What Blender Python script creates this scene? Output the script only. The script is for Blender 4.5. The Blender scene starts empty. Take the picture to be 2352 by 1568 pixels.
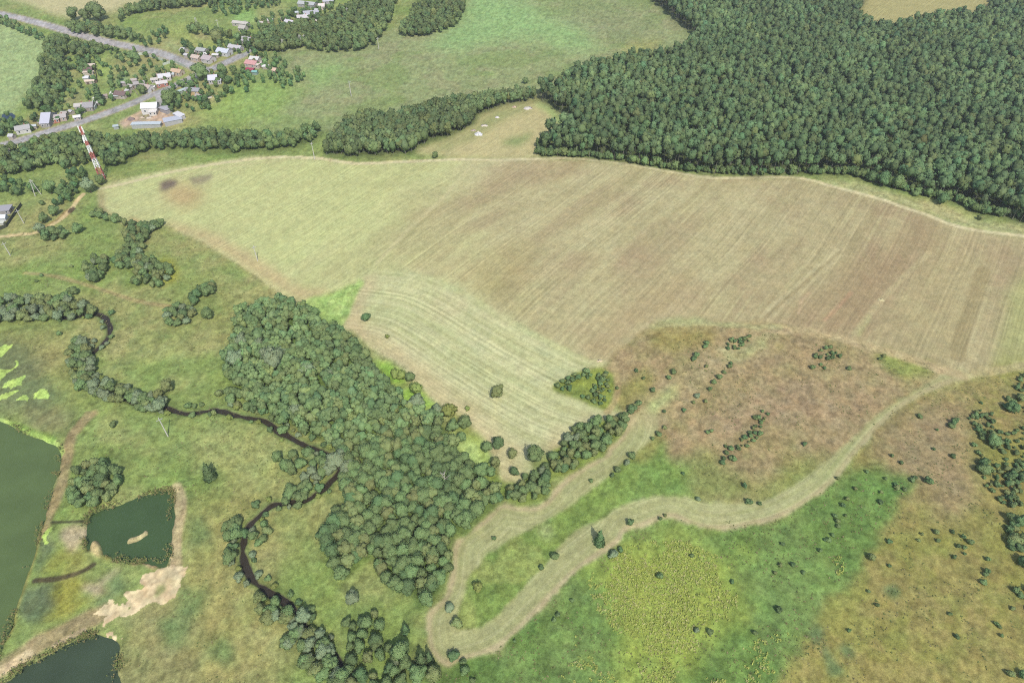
import bpy, math, random
import numpy as np
from mathutils import Vector
R = math.radians
random.seed(11)
SC = bpy.context.scene
COL = SC.collection

# ------------------------------------------------------------------ camera, sky, sun, exposure
CAM_H, PITCH = 200.0, R(42.1)
cam_d = bpy.data.cameras.new('camera'); cam = bpy.data.objects.new('camera', cam_d); COL.objects.link(cam)
cam_d.lens = 24.0; cam_d.sensor_width = 36.0; cam_d.clip_start = 1.0; cam_d.clip_end = 20000.0
cam.location = (0, 0, CAM_H); cam.rotation_euler = (math.pi / 2 - PITCH, 0, 0)
SC.camera = cam
SUN_EL, SUN_AZ = R(50), R(-17)            # azimuth the shadows point to, measured from +Y
ldir = Vector((math.sin(SUN_AZ) * math.cos(SUN_EL), math.cos(SUN_AZ) * math.cos(SUN_EL), -math.sin(SUN_EL)))
world = bpy.data.worlds.new('World'); SC.world = world; world.use_nodes = True
wn = world.node_tree.nodes; wl = world.node_tree.links
sky = wn.new('ShaderNodeTexSky'); sky.sky_type = 'NISHITA'; sky.sun_disc = False
sky.sun_elevation = SUN_EL; sky.sun_rotation = math.atan2(-ldir.x, -ldir.y)
sky.air_density = 1.0; sky.dust_density = 1.6; sky.ozone_density = 1.0
wl.new(sky.outputs[0], wn['Background'].inputs[0]); wn['Background'].inputs[1].default_value = 0.14
sun_d = bpy.data.lights.new('sun', 'SUN'); sun_d.energy = 3.0; sun_d.angle = R(0.6); sun_d.color = (1.0, 0.95, 0.87)
sun = bpy.data.objects.new('sun', sun_d); COL.objects.link(sun)
sun.rotation_euler = ldir.to_track_quat('-Z', 'Y').to_euler(); sun.location = (120, -200, 500)
SC.view_settings.view_transform = 'Standard'; SC.view_settings.look = 'None'
SC.view_settings.gamma = 1.0; SC.view_settings.use_curve_mapping = False
SC.view_settings.exposure = 0.50
SC.cycles.use_denoising = False; SC.cycles.filter_width = 1.1
KALB = 1.62                                # light reaching level ground, relative to albedo, at this exposure

# ------------------------------------------------------------------ helpers: colour, noise, terrain
def lin(c):
    c = np.asarray(c, float) / 255.0
    return np.where(c <= 0.04045, c / 12.92, ((c + 0.055) / 1.055) ** 2.4)
def alb(*c):
    return lin(c) / KALB
def h2(ix, iy, s):
    n = (ix.astype(np.int64) * 374761393 + iy.astype(np.int64) * 668265263 + int(s) * 974634533) & 0xffffffff
    n = ((n ^ (n >> 13)) * 1274126177) & 0xffffffff
    n = ((n ^ (n >> 16)) * 2246822519) & 0xffffffff
    return ((n ^ (n >> 15)) & 0xffffff) / float(0x1000000)
def vnoise(x, y, s=0):
    x = np.asarray(x, float); y = np.asarray(y, float)
    x0 = np.floor(x); y0 = np.floor(y); fx = x - x0; fy = y - y0
    fx = fx * fx * (3 - 2 * fx); fy = fy * fy * (3 - 2 * fy)
    x0 = x0.astype(np.int64); y0 = y0.astype(np.int64)
    a = h2(x0, y0, s); b = h2(x0 + 1, y0, s); c = h2(x0, y0 + 1, s); d = h2(x0 + 1, y0 + 1, s)
    return (a * (1 - fx) + b * fx) * (1 - fy) + (c * (1 - fx) + d * fx) * fy
def fbm(x, y, s=0, o=4, g=0.5):
    t = 0.0; a = 1.0; n = 0.0
    for k in range(o):
        t = t + a * vnoise(x * 2 ** k, y * 2 ** k, s + 17 * k); n += a; a *= g
    return t / n
def sst(a, b, x):
    t = np.clip((x - a) / (b - a), 0, 1); return t * t * (3 - 2 * t)
def hgt(x, y):
    x = np.asarray(x, float); y = np.asarray(y, float)
    d = (x + 4) * 0.755 + (y - 150) * 0.655
    hill = 7.0 * sst(-12, 95, d)
    bump = 1.4 * (fbm(x / 90.0, y / 90.0, 5, 2) - 0.5)
    return hill + bump
F, CX, CY = 1568.0, 1176.0, 784.0          # survey frame used for the traced outlines
SP, CP = math.sin(PITCH), math.cos(PITCH)
def G(px, py):
    """ground point (x, y, z) of a surveyed sight line"""
    px = np.asarray(px, float); py = np.asarray(py, float)
    a = (px - CX) / F; b = -(py - CY) / F
    dy = CP + b * SP; dz = -SP + b * CP
    z = np.zeros_like(a)
    for _ in range(10):
        t = (CAM_H - z) / (-dz); z = hgt(a * t, dy * t)
    return a * t, dy * t, z
def G1(px, py):
    x, y, z = G(np.array([px]), np.array([py])); return float(x[0]), float(y[0]), float(z[0])
def mpp(px, py):
    """metres per survey unit across the line of sight"""
    x, y, z = G1(px, py); return (y * CP + (CAM_H - z) * SP) / F
def flat_uv(x, y):
    """level-ground grid coordinates of a world point"""
    dep = y * CP + CAM_H * SP
    b = (y * SP - CAM_H * CP) / dep
    return x / dep, b
def smooth(pts, closed=True, n=5):
    p = np.array(pts, float); m = len(p); out = []
    rng = range(m) if closed else range(m - 1)
    for i in rng:
        if closed: a, b, c, d = p[(i - 1) % m], p[i], p[(i + 1) % m], p[(i + 2) % m]
        else: a, b, c, d = p[max(i - 1, 0)], p[i], p[i + 1], p[min(i + 2, m - 1)]
        for k in range(n):
            t = k / n
            out.append(0.5 * (2 * b + (c - a) * t + (2 * a - 5 * b + 4 * c - d) * t * t + (3 * b - a - 3 * c + d) * t ** 3))
    if not closed: out.append(p[-1])
    return np.array(out)
def W(pts, closed=True, sm=True):
    """traced outline -> world xy"""
    p = smooth(pts, closed) if sm else np.array(pts, float)
    x, y, z = G(p[:, 0], p[:, 1]); return np.stack([x, y], 1)
def inpoly(x, y, poly):
    r = np.zeros(x.shape, bool); n = len(poly)
    for i in range(n):
        x1, y1 = poly[i]; x2, y2 = poly[(i + 1) % n]
        if y1 == y2: continue
        c = (y1 > y) != (y2 > y)
        r ^= c & (x < (x2 - x1) * (y - y1) / (y2 - y1) + x1)
    return r

# ------------------------------------------------------------------ helpers: objects, materials
def link(o, parent=None):
    COL.objects.link(o)
    if parent is not None: o.parent = parent
    return o
def tag(o, label=None, cat=None, group=None, kind=None):
    if label: o['label'] = label
    if cat: o['category'] = cat
    if group: o['group'] = group
    if kind: o['kind'] = kind
    return o
def empty(name, loc, rz=0, sc=1.0):
    o = bpy.data.objects.new(name, None); o.empty_display_size = 0.5
    o.location = loc; o.rotation_euler = (0, 0, rz); o.scale = (sc, sc, sc) if not hasattr(sc, '__len__') else sc
    return link(o)
def mesh_np(name, v, f, cols=None, smooth_f=False, nrm=None):
    """v (n,3), f (m,k) arrays -> mesh"""
    me = bpy.data.meshes.new(name); v = np.asarray(v, np.float32); f = np.asarray(f, np.int32)
    k = f.shape[1]
    me.vertices.add(len(v)); me.vertices.foreach_set('co', v.ravel())
    me.loops.add(f.size); me.loops.foreach_set('vertex_index', f.ravel())
    me.polygons.add(len(f)); me.polygons.foreach_set('loop_start', np.arange(0, f.size, k, dtype=np.int32))
    if smooth_f: me.polygons.foreach_set('use_smooth', np.ones(len(f), bool))
    if cols is not None:
        at = me.color_attributes.new('Col', 'FLOAT_COLOR', 'POINT')
        c4 = np.ones((len(v), 4), np.float32); c4[:, :3] = cols
        at.data.foreach_set('color', c4.ravel())
    me.update(calc_edges=True); me.validate()
    if nrm is not None:
        me.polygons.foreach_set('use_smooth', np.ones(len(f), bool)); me.normals_split_custom_set_from_vertices(np.asarray(nrm, np.float32))
    return me
class MB:
    """collects boxes, bars and prisms for one mesh"""
    def __init__(s): s.v = []; s.f = []
    def poly(s, pts, faces):
        b = len(s.v); s.v += [tuple(p) for p in pts]; s.f += [tuple(b + i for i in f) for f in faces]
    def box(s, x0, x1, y0, y1, z0, z1):
        s.poly([(x0, y0, z0), (x1, y0, z0), (x1, y1, z0), (x0, y1, z0), (x0, y0, z1), (x1, y0, z1), (x1, y1, z1), (x0, y1, z1)],
               [(0, 3, 2, 1), (4, 5, 6, 7), (0, 1, 5, 4), (1, 2, 6, 5), (2, 3, 7, 6), (3, 0, 4, 7)])
    def tube(s, a, b, r0, r1, n=6):
        a = Vector(a); b = Vector(b); d = (b - a).normalized()
        u = d.orthogonal().normalized(); w = d.cross(u)
        p = [a + (u * math.cos(2 * math.pi * i / n) + w * math.sin(2 * math.pi * i / n)) * r0 for i in range(n)]
        q = [b + (u * math.cos(2 * math.pi * i / n) + w * math.sin(2 * math.pi * i / n)) * r1 for i in range(n)]
        s.poly(p + q, [(i, (i + 1) % n, n + (i + 1) % n, n + i) for i in range(n)] + [tuple(range(n - 1, -1, -1)), tuple(range(n, 2 * n))])
    def mesh(s, name, m):
        me = bpy.data.meshes.new(name); me.from_pydata(s.v, [], s.f); me.update(); me.materials.append(m); return me
    def build(s, name, m, parent=None):
        return link(bpy.data.objects.new(name, s.mesh(name, m)), parent)
MATS = {}
def nodes_of(name):
    m = bpy.data.materials.new(name); m.use_nodes = True
    nt = m.node_tree; return m, nt, nt.nodes, nt.links, nt.nodes['Principled BSDF']
def N(ns, t, **kw):
    n = ns.new(t)
    for k, v in kw.items(): setattr(n, k, v)
    return n
def math_node(ns, ls, op, a, b=None):
    n = ns.new('ShaderNodeMath'); n.operation = op
    for i, q in enumerate((a, b)):
        if q is None: continue
        if isinstance(q, (int, float)): n.inputs[i].default_value = q
        else: ls.new(q, n.inputs[i])
    return n.outputs[0]
def vmul(ns, ls, col, fac):
    n = ns.new('ShaderNodeVectorMath'); n.operation = 'SCALE'
    ls.new(col, n.inputs[0]); ls.new(fac, n.inputs['Scale']); return n.outputs[0]
def ground_mat(name, fine=0.8, amp=0.35, bump=0.35, rough=0.95, grit=2.6, rows=0.0):
    m, nt, ns, ls, bs = nodes_of(name)
    at = N(ns, 'ShaderNodeAttribute', attribute_name='Col')
    tc = N(ns, 'ShaderNodeTexCoord')
    n1 = N(ns, 'ShaderNodeTexNoise'); n1.inputs['Scale'].default_value = fine; n1.inputs['Detail'].default_value = 5; n1.inputs['Roughness'].default_value = 0.8
    n2 = N(ns, 'ShaderNodeTexNoise'); n2.inputs['Scale'].default_value = grit; n2.inputs['Detail'].default_value = 2
    ls.new(tc.outputs['Object'], n1.inputs['Vector']); ls.new(tc.outputs['Object'], n2.inputs['Vector'])
    s = math_node(ns, ls, 'ADD', n1.outputs[0], math_node(ns, ls, 'MULTIPLY', n2.outputs[0], 0.6))
    s = math_node(ns, ls, 'ADD', math_node(ns, ls, 'MULTIPLY', math_node(ns, ls, 'SUBTRACT', s, 0.8), amp * 2), 1.0)
    if rows:
        ra = N(ns, 'ShaderNodeAttribute', attribute_name='Row'); r1 = N(ns, 'ShaderNodeTexNoise', noise_dimensions='1D'); r1.inputs['Scale'].default_value = 0.85; r1.inputs['Detail'].default_value = 3
        ls.new(ra.outputs['Fac'], r1.inputs['W']); n3 = N(ns, 'ShaderNodeTexNoise'); n3.inputs['Scale'].default_value = 0.035; n3.inputs['Detail'].default_value = 3; ls.new(tc.outputs['Object'], n3.inputs['Vector'])
        k = math_node(ns, ls, 'MULTIPLY', math_node(ns, ls, 'SUBTRACT', r1.outputs[0], 0.5), math_node(ns, ls, 'MULTIPLY', n3.outputs[0], rows * 2))
        s = math_node(ns, ls, 'ADD', s, k)
    ls.new(vmul(ns, ls, at.outputs['Color'], s), bs.inputs['Base Color'])
    bs.inputs['Roughness'].default_value = rough; bs.inputs['Specular IOR Level'].default_value = 0.1
    bp = N(ns, 'ShaderNodeBump'); bp.inputs['Strength'].default_value = bump; bp.inputs['Distance'].default_value = 0.35
    ls.new(n1.outputs[0], bp.inputs['Height']); ls.new(bp.outputs[0], bs.inputs['Normal'])
    return m
def leaf_mat(name, base, var=0.25, transl=0.25):
    m, nt, ns, ls, bs = nodes_of(name)
    at = N(ns, 'ShaderNodeAttribute', attribute_name='Col')
    oi = N(ns, 'ShaderNodeObjectInfo')
    hs = N(ns, 'ShaderNodeHueSaturation')
    mx = N(ns, 'ShaderNodeMix', data_type='RGBA', blend_type='MULTIPLY'); mx.inputs[0].default_value = 1.0
    ls.new(at.outputs['Color'], mx.inputs[6]); mx.inputs[7].default_value = (*base, 1)
    ls.new(mx.outputs[2], hs.inputs['Color'])
    ls.new(math_node(ns, ls, 'ADD', math_node(ns, ls, 'MULTIPLY', oi.outputs['Random'], 0.03), 0.48), hs.inputs['Hue'])
    ls.new(math_node(ns, ls, 'ADD', math_node(ns, ls, 'MULTIPLY', oi.outputs['Random'], var), 1.0 - var / 2), hs.inputs['Value'])
    tc = N(ns, 'ShaderNodeTexCoord'); n1 = N(ns, 'ShaderNodeTexNoise'); n1.inputs['Scale'].default_value = 1.5; n1.inputs['Detail'].default_value = 4; n1.inputs['Roughness'].default_value = 0.7
    ls.new(tc.outputs['Object'], n1.inputs['Vector']); bp = N(ns, 'ShaderNodeBump'); bp.inputs['Strength'].default_value = 0.7; bp.inputs['Distance'].default_value = 0.5
    ls.new(n1.outputs[0], bp.inputs['Height']); ls.new(bp.outputs[0], bs.inputs['Normal'])
    ls.new(hs.outputs[0], bs.inputs['Base Color'])
    bs.inputs['Roughness'].default_value = 0.75; bs.inputs['Specular IOR Level'].default_value = 0.2
    tr = N(ns, 'ShaderNodeBsdfTranslucent'); ls.new(hs.outputs[0], tr.inputs['Color'])
    ms = N(ns, 'ShaderNodeMixShader'); ms.inputs[0].default_value = transl
    ls.new(bs.outputs[0], ms.inputs[1]); ls.new(tr.outputs[0], ms.inputs[2])
    ls.new(ms.outputs[0], ns['Material Output'].inputs['Surface'])
    return m
def paint(name, rgb, rough=0.7, scale=1.5, amp=0.25, metal=0.0, streak=False):
    """a flat-coloured surface with weathering"""
    if name in MATS: return MATS[name]
    m, nt, ns, ls, bs = nodes_of(name)
    tc = N(ns, 'ShaderNodeTexCoord'); n1 = N(ns, 'ShaderNodeTexNoise'); n1.inputs['Scale'].default_value = scale; n1.inputs['Detail'].default_value = 5
    if streak:
        mp = N(ns, 'ShaderNodeMapping'); mp.inputs['Scale'].default_value = (6, 1, 1); ls.new(tc.outputs['Object'], mp.inputs[0]); ls.new(mp.outputs[0], n1.inputs['Vector'])
    else: ls.new(tc.outputs['Object'], n1.inputs['Vector'])
    mx = N(ns, 'ShaderNodeMix', data_type='RGBA', blend_type='MIX')
    c = np.array(rgb); mx.inputs[6].default_value = (*(c * (1 - amp)), 1); mx.inputs[7].default_value = (*np.clip(c * (1 + amp), 0, 0.9), 1)
    ls.new(n1.outputs[0], mx.inputs[0]); ls.new(mx.outputs[2], bs.inputs['Base Color'])
    bs.inputs['Roughness'].default_value = rough; bs.inputs['Metallic'].default_value = metal; bs.inputs['Specular IOR Level'].default_value = 0.3
    MATS[name] = m; return m
def water_mat(name, rgb, rough=0.12):
    m, nt, ns, ls, bs = nodes_of(name)
    tc = N(ns, 'ShaderNodeTexCoord'); n1 = N(ns, 'ShaderNodeTexNoise'); n1.inputs['Scale'].default_value = 0.12; n1.inputs['Detail'].default_value = 6
    ls.new(tc.outputs['Object'], n1.inputs['Vector'])
    mx = N(ns, 'ShaderNodeMix', data_type='RGBA', blend_type='MIX'); c = np.array(rgb)
    mx.inputs[6].default_value = (*(c * 0.8), 1); mx.inputs[7].default_value = (*(c * 1.2), 1)
    ls.new(n1.outputs[0], mx.inputs[0]); ls.new(mx.outputs[2], bs.inputs['Base Color'])
    bs.inputs['Roughness'].default_value = rough; bs.inputs['IOR'].default_value = 1.33; bs.inputs['Specular IOR Level'].default_value = 0.3
    n2 = N(ns, 'ShaderNodeTexNoise'); n2.inputs['Scale'].default_value = 2.5; n2.inputs['Detail'].default_value = 3
    ls.new(tc.outputs['Object'], n2.inputs['Vector'])
    bp = N(ns, 'ShaderNodeBump'); bp.inputs['Strength'].default_value = 0.08; bp.inputs['Distance'].default_value = 0.1
    ls.new(n2.outputs[0], bp.inputs['Height']); ls.new(bp.outputs[0], bs.inputs['Normal'])
    return m

# ------------------------------------------------------------------ the land: one sheet, finer towards the viewer
UM, NU, NV = 0.80, 940, 620
B0, B1 = -0.56, 0.565                       # nearest .. farthest row
uc = np.linspace(-UM, UM, NU); bc = np.linspace(B0, B1, NV)
UU, BB = np.meshgrid(uc, bc)
yr = CAM_H * (CP + bc * SP) / (SP - bc * CP)
YY = np.repeat(yr[:, None], NU, 1)
XX = UU * (YY * CP + CAM_H * SP)
def g_idx(x, y):
    u, b = flat_uv(x, y)
    return (u + UM) / (2 * UM) * (NU - 1), (b - B0) / (B1 - B0) * (NV - 1)
CELL = np.abs(np.gradient(XX, axis=1)); CELLY = np.abs(np.gradient(YY, axis=0))
wx1 = (fbm(XX / 5.0, YY / 5.0, 71, 3) - 0.5) * 2; wy1 = (fbm(XX / 5.0, YY / 5.0, 72, 3) - 0.5) * 2
JJ, II = np.mgrid[0:NV, 0:NU]
def fill(poly, warp=0.0, blur=0):
    """coverage of a world polygon on the land grid; warp = ragged edge in metres"""
    gi, gj = g_idx(poly[:, 0], poly[:, 1])
    m = np.zeros((NV, NU), np.float32); n = len(gi)
    a0, a1 = gj, np.roll(gj, -1); b0, b1 = gi, np.roll(gi, -1)
    for j in range(max(0, int(gj.min())), min(NV - 1, int(gj.max()) + 1) + 1):
        c = (a0 <= j) != (a1 <= j)
        if not c.any(): continue
        xs = np.sort(b0[c] + (j - a0[c]) / (a1[c] - a0[c]) * (b1[c] - b0[c]))
        for k in range(0, len(xs) - 1, 2):
            i0 = int(math.ceil(max(xs[k], 0))); i1 = int(math.floor(min(xs[k + 1], NU - 1)))
            if i1 >= i0: m[j, i0:i1 + 1] = 1
    if warp:
        ii = np.clip(np.rint(II + wx1 * warp / CELL * 2), 0, NU - 1).astype(int)
        jj = np.clip(np.rint(JJ + wy1 * warp / CELLY * 2), 0, NV - 1).astype(int)
        m = m[jj, ii]
    for _ in range(2 if blur else 0): m = box_blur(m, blur)
    return m
def box_blur(m, r):
    for ax in (0, 1):
        p = np.pad(m, [(r + 1, r) if a == ax else (0, 0) for a in (0, 1)], mode='edge').cumsum(axis=ax, dtype=np.float64)
        m = ((p[2 * r + 1:] - p[:-2 * r - 1]) if ax == 0 else (p[:, 2 * r + 1:] - p[:, :-2 * r - 1])) / (2 * r + 1)
    return m.astype(np.float32)
def dist(line, maxd):
    """distance in metres to a world polyline (capped) and the side"""
    d = np.full((NV, NU), maxd, np.float32)
    for k in range(len(line) - 1):
        (x1, y1), (x2, y2) = line[k], line[k + 1]
        gi, gj = g_idx(np.array([x1 - maxd, x1 + maxd, x2 - maxd, x2 + maxd, x1, x2, x1, x2]), np.array([y1, y1, y2, y2, y1 - maxd, y2 - maxd, y1 + maxd, y2 + maxd]))
        i0, i1 = max(0, int(gi.min()) - 1), min(NU, int(gi.max()) + 2); j0, j1 = max(0, int(gj.min()) - 1), min(NV, int(gj.max()) + 2)
        if i1 <= i0 or j1 <= j0: continue
        X = XX[j0:j1, i0:i1] - x1; Y = YY[j0:j1, i0:i1] - y1; dx, dy = x2 - x1, y2 - y1
        t = np.clip((X * dx + Y * dy) / (dx * dx + dy * dy + 1e-9), 0, 1)
        q = np.hypot(X - t * dx, Y - t * dy); s = d[j0:j1, i0:i1]; np.minimum(s, q, out=s)
    return d
def stroke(pts, half, soft=0.5, rag=0.3, sm=True):
    ln = W(pts, False, sm); d = dist(ln, half * 2 + soft + rag + 2)
    return (1 - sst(half - soft, half + soft, d + wx1 * rag)).astype(np.float32)
COLR = np.zeros((NV, NU, 3)); CLS = np.zeros((NV, NU), np.int16)
def put(mask, c, s=1.0):
    global COLR
    COLR += (alb(*c) - COLR) * (mask * s)[..., None]
def cls(mask, k): CLS[mask > 0.5] = k
big = fbm(XX / 45.0, YY / 45.0, 1, 4); mid = fbm(XX / 14.0, YY / 14.0, 2, 4); fine = fbm(XX / 4.0, YY / 4.0, 3, 3); big2 = fbm(XX / 30.0, YY / 30.0, 41, 4)
COLR[:] = alb(147, 163, 98)
put(sst(0.45, 0.7, mid), (166, 172, 112), 0.7)
put(sst(0.5, 0.7, big2), (136, 160, 88), 0.6)
put(sst(0.50, 0.68, big), (176, 168, 116), 0.6)
put(sst(0.5, 0.66, fbm(XX / 9.0, YY / 9.0, 46, 3)), (134, 152, 92), 0.4)

# --- far meadow behind the woods, village land
FAR = W([(590, 300), (560, 200), (640, 110), (760, 110), (900, 70), (1060, 20), (1100, -40), (1500, -40), (1585, 78), (1540, 130), (1300, 185), (1180, 235), (900, 300), (740, 300)])
put(fill(FAR, 2, 2), (157, 167, 116)); mf = fill(FAR, 0, 4)
put(mf * sst(0.48, 0.62, mid), (160, 158, 118), 0.5)
put(mf * sst(0.5, 0.62, big2), (138, 158, 96), 0.6)
put(fill(W([(985, 95), (1060, 40), (1075, -20), (1160, -20), (1240, 30), (1330, 60), (1370, 105), (1330, 125), (1230, 95), (1130, 100), (1050, 120), (1000, 110)]), 8, 6), (158, 190, 124), 0.85)
put(fill(W([(700, 160), (750, 140), (790, 160), (770, 185), (720, 195)]), 6, 5), (148, 186, 110), 0.6)
put(fill(W([(1440, 105), (1500, 90), (1520, 105), (1450, 130), (1420, 130)]), 4, 4), (170, 172, 92), 0.7)
put(fill(W([(1290, 30), (1380, 20), (1520, 60), (1480, 95), (1400, 80)]), 10, 8), (158, 155, 122), 0.5)
put(fill(W([(450, 260), (520, 200), (620, 175), (680, 190), (660, 260), (560, 280)]), 6, 5), (150, 178, 98), 0.75)
put(fill(W([(-40, 60), (40, 65), (100, 95), (105, 160), (60, 215), (30, 260), (-40, 270)]), 2, 2), (172, 190, 132), 0.95)
cream = fill(W([(-60, -60), (360, -60), (335, 0), (250, 28), (180, 45), (130, 35), (60, 8), (0, -8), (-60, -25)], sm=False), 1, 2)
put(cream, (206, 198, 150)); cls(cream, 1)
clear = fill(W([(1964, -60), (1966, 50), (1985, 72), (2060, 76), (2110, 62), (2180, 52), (2260, 40), (2330, -60)]), 1, 2)
put(clear, (184, 176, 122)); cls(clear, 1)
cove = fill(W([(960, 352), (975, 335), (1040, 312), (1090, 285), (1110, 262), (1170, 240), (1220, 232), (1265, 242), (1295, 268), (1312, 294), (1285, 308), (1245, 340), (1235, 362), (1100, 364)]), 1, 2)
put(cove, (202, 192, 142)); cls(cove, 1)
put(fill(W([(1010, 330), (1080, 300), (1110, 272), (1170, 246), (1225, 238), (1200, 256), (1130, 290), (1090, 318), (1020, 345), (980, 345)]), 2, 3), (150, 160, 104), 0.8)
put(fill(W([(1222, 236), (1265, 244), (1308, 292), (1290, 302), (1260, 262)]), 1, 2), (160, 190, 116), 0.8)
put(fill(W([(1152, 330), (1165, 322), (1200, 312), (1225, 302), (1210, 320), (1190, 336)]), 1, 2), (146, 162, 104), 0.9)
# village plots
for pl, c, s in [
    ([(215, 145), (245, 140), (258, 165), (240, 180), (222, 172)], (166, 190, 108), 0.8),
    ([(268, 178), (290, 175), (294, 195), (275, 200)], (150, 176, 134), 0.8),
    ([(296, 175), (320, 170), (330, 185), (305, 195)], (178, 165, 125), 0.6),
    ([(330, 160), (372, 148), (392, 168), (360, 185)], (170, 170, 118), 0.7),
    ([(330, 128), (372, 140), (360, 152), (330, 150)], (166, 160, 112), 0.7),
    ([(375, 150), (400, 143), (428, 158), (400, 165)], (150, 168, 98), 0.8),
    ([(380, 60), (460, 55), (540, 90), (510, 110), (450, 105), (390, 85)], (164, 176, 104), 0.8),
    ([(440, 72), (480, 82), (478, 92), (450, 85)], (176, 158, 128), 0.7),
    ([(375, 95), (400, 100), (440, 120), (430, 124), (385, 105)], (165, 182, 130), 0.7),
    ([(530, 40), (570, 20), (590, 45), (560, 60)], (152, 188, 112), 0.8),
    ([(590, 22), (650, 10), (660, 40), (600, 50)], (164, 168, 112), 0.7),
    ([(160, 215), (190, 210), (190, 235), (150, 240)], (166, 160, 118), 0.6),
    ([(470, 215), (505, 215), (500, 235), (475, 235)], (196, 184, 136), 0.7),
    ([(60, 285), (110, 268), (115, 290), (80, 300)], (172, 160, 120), 0.6)]:
    put(fill(W(pl), 1.5, 2), c, s)

# --- main hay field
FIELD = W([(236, 430), (330, 404), (420, 386), (520, 370), (600, 362), (690, 365), (760, 372), (840, 376), (950, 371), (1100, 368), (1240, 366), (1360, 370), (1480, 386), (1590, 404), (1700, 410), (1830, 409), (1900, 425), (2014, 455), (2126, 492), (2190, 516), (2264, 532), (2352, 542), (2500, 560),
           (2500, 820), (2352, 838), (2290, 850), (2220, 860), (2150, 838), (2050, 808), (1950, 780), (1850, 757), (1780, 745), (1640, 742), (1520, 740), (1490, 755), (1440, 790), (1385, 832), (1340, 820), (1250, 775), (1150, 720), (1060, 668), (970, 632), (890, 622), (840, 640), (770, 668), (690, 694), (630, 660), (560, 612), (480, 562), (420, 532), (380, 515), (300, 518), (255, 492), (230, 465)])
mfld = fill(FIELD, 0.4, 1)
du = flat_uv(XX, YY)[0]
az = math.radians(36)
sa = XX * math.sin(az) + YY * math.cos(az); ta = XX * math.cos(az) - YY * math.sin(az)
ta = ta + 0.00022 * (sa - 330) ** 2 * np.sign(330 - sa) * 0.4 + (fbm(XX / 70.0, YY / 70.0, 61, 2) - 0.5) * 5.0
put(mfld, (196, 187, 142)); cls(mfld, 2)
st1 = fbm(sa / 70.0, ta / 16.0, 21, 4); st2 = fbm(sa / 40.0, ta / 6.0, 22, 3); st3 = vnoise(sa / 50.0, ta / 1.5, 23) * sst(0.42, 0.6, fbm(XX / 40, YY / 40, 24, 2)) + 0.5 * (1 - sst(0.42, 0.6, fbm(XX / 40, YY / 40, 24, 2)))
lf = 1 - sst(-0.30, 0.06, du + (big - 0.5) * 0.25)
put(mfld * lf, (206, 208, 150), 0.9)
put(mfld * sst(0.5, 0.68, st1), (176, 161, 124), 0.6 * (1 - 0.6 * lf))
put(mfld * sst(0.52, 0.3, st1) * 0 + mfld * (1 - sst(0.32, 0.48, st1)), (200, 192, 148), 0.6)
put(mfld * sst(0.5, 0.7, st2), (178, 168, 124), 0.4)
rt = sst(0.25, 0.6, du + 0.25 * (0.5 - BB) + (big2 - 0.5) * 0.5)
put(mfld * rt, (180, 165, 126), 0.5)
put(mfld * sst(0.5, 0.75, big2) * (1 - lf), (176, 154, 122), 0.45)
put(mfld * sst(0.5, 0.8, st3), (164, 154, 114), 0.3)
put(mfld * sst(0.4, 0.1, st3) * 0 + mfld * (1 - sst(0.1, 0.4, st3)), (206, 200, 150), 0.3)
put(mfld * lf, (202, 208, 146), 0.62)
FP = lambda pl, c, s, w=2, b=4: put(fill(W(pl), w, b), c, s)
FP([(362, 445), (400, 420), (470, 435), (470, 455), (430, 475), (390, 470)], (196, 168, 124), 0.75, 3, 5)
FP([(360, 425), (385, 412), (402, 418), (398, 432), (370, 438)], (128, 114, 100), 0.95, 1.5, 1)
FP([(438, 408), (485, 402), (480, 415), (445, 422)], (146, 134, 112), 0.75, 1.5, 1)
FP([(226, 430), (240, 440), (242, 480), (262, 500), (235, 495), (224, 460)], (172, 152, 116), 0.7, 1, 2)
FP([(2010, 770), (2060, 680), (2140, 590), (2200, 560), (2280, 600), (2250, 700), (2200, 800), (2150, 830), (2060, 800)], (184, 172, 128), 0.6, 3, 6)
FP([(2290, 840), (2310, 720), (2340, 640), (2420, 600), (2420, 830)], (178, 180, 122), 0.8, 2, 5)
FP([(1960, 765), (1990, 725), (2000, 725), (1975, 770)], (172, 178, 124), 0.8, 1, 1)
FP([(1780, 750), (1900, 640), (2010, 560), (2120, 500), (2160, 530), (2060, 640), (1980, 740), (1940, 775)], (166, 144, 110), 0.55, 4, 8)
FP([(1310, 830), (1400, 720), (1540, 640), (1640, 660), (1560, 735), (1480, 750), (1380, 830)], (178, 154, 118), 0.5, 4, 8)
FP([(1060, 640), (1150, 560), (1230, 560), (1200, 650), (1150, 700)], (174, 160, 112), 0.5, 4, 8)
FP([(560, 610), (690, 690), (760, 665), (690, 660), (600, 600), (500, 540), (400, 512), (380, 516), (480, 562)], (204, 182, 138), 0.75, 1.5, 3)
FP([(1880, 410), (1990, 425), (2090, 455), (2180, 480), (2260, 510), (2420, 515), (2420, 552), (2264, 532), (2126, 490), (2010, 452), (1905, 424)], (188, 186, 136), 0.85, 1, 2)
FP([(2100, 455), (2160, 468), (2230, 495), (2180, 492), (2120, 472)], (206, 192, 138), 0.6, 2, 3)
FP([(1500, 742), (1560, 732), (1640, 742), (1580, 752)], (176, 190, 130), 0.7, 1, 2)

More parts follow.
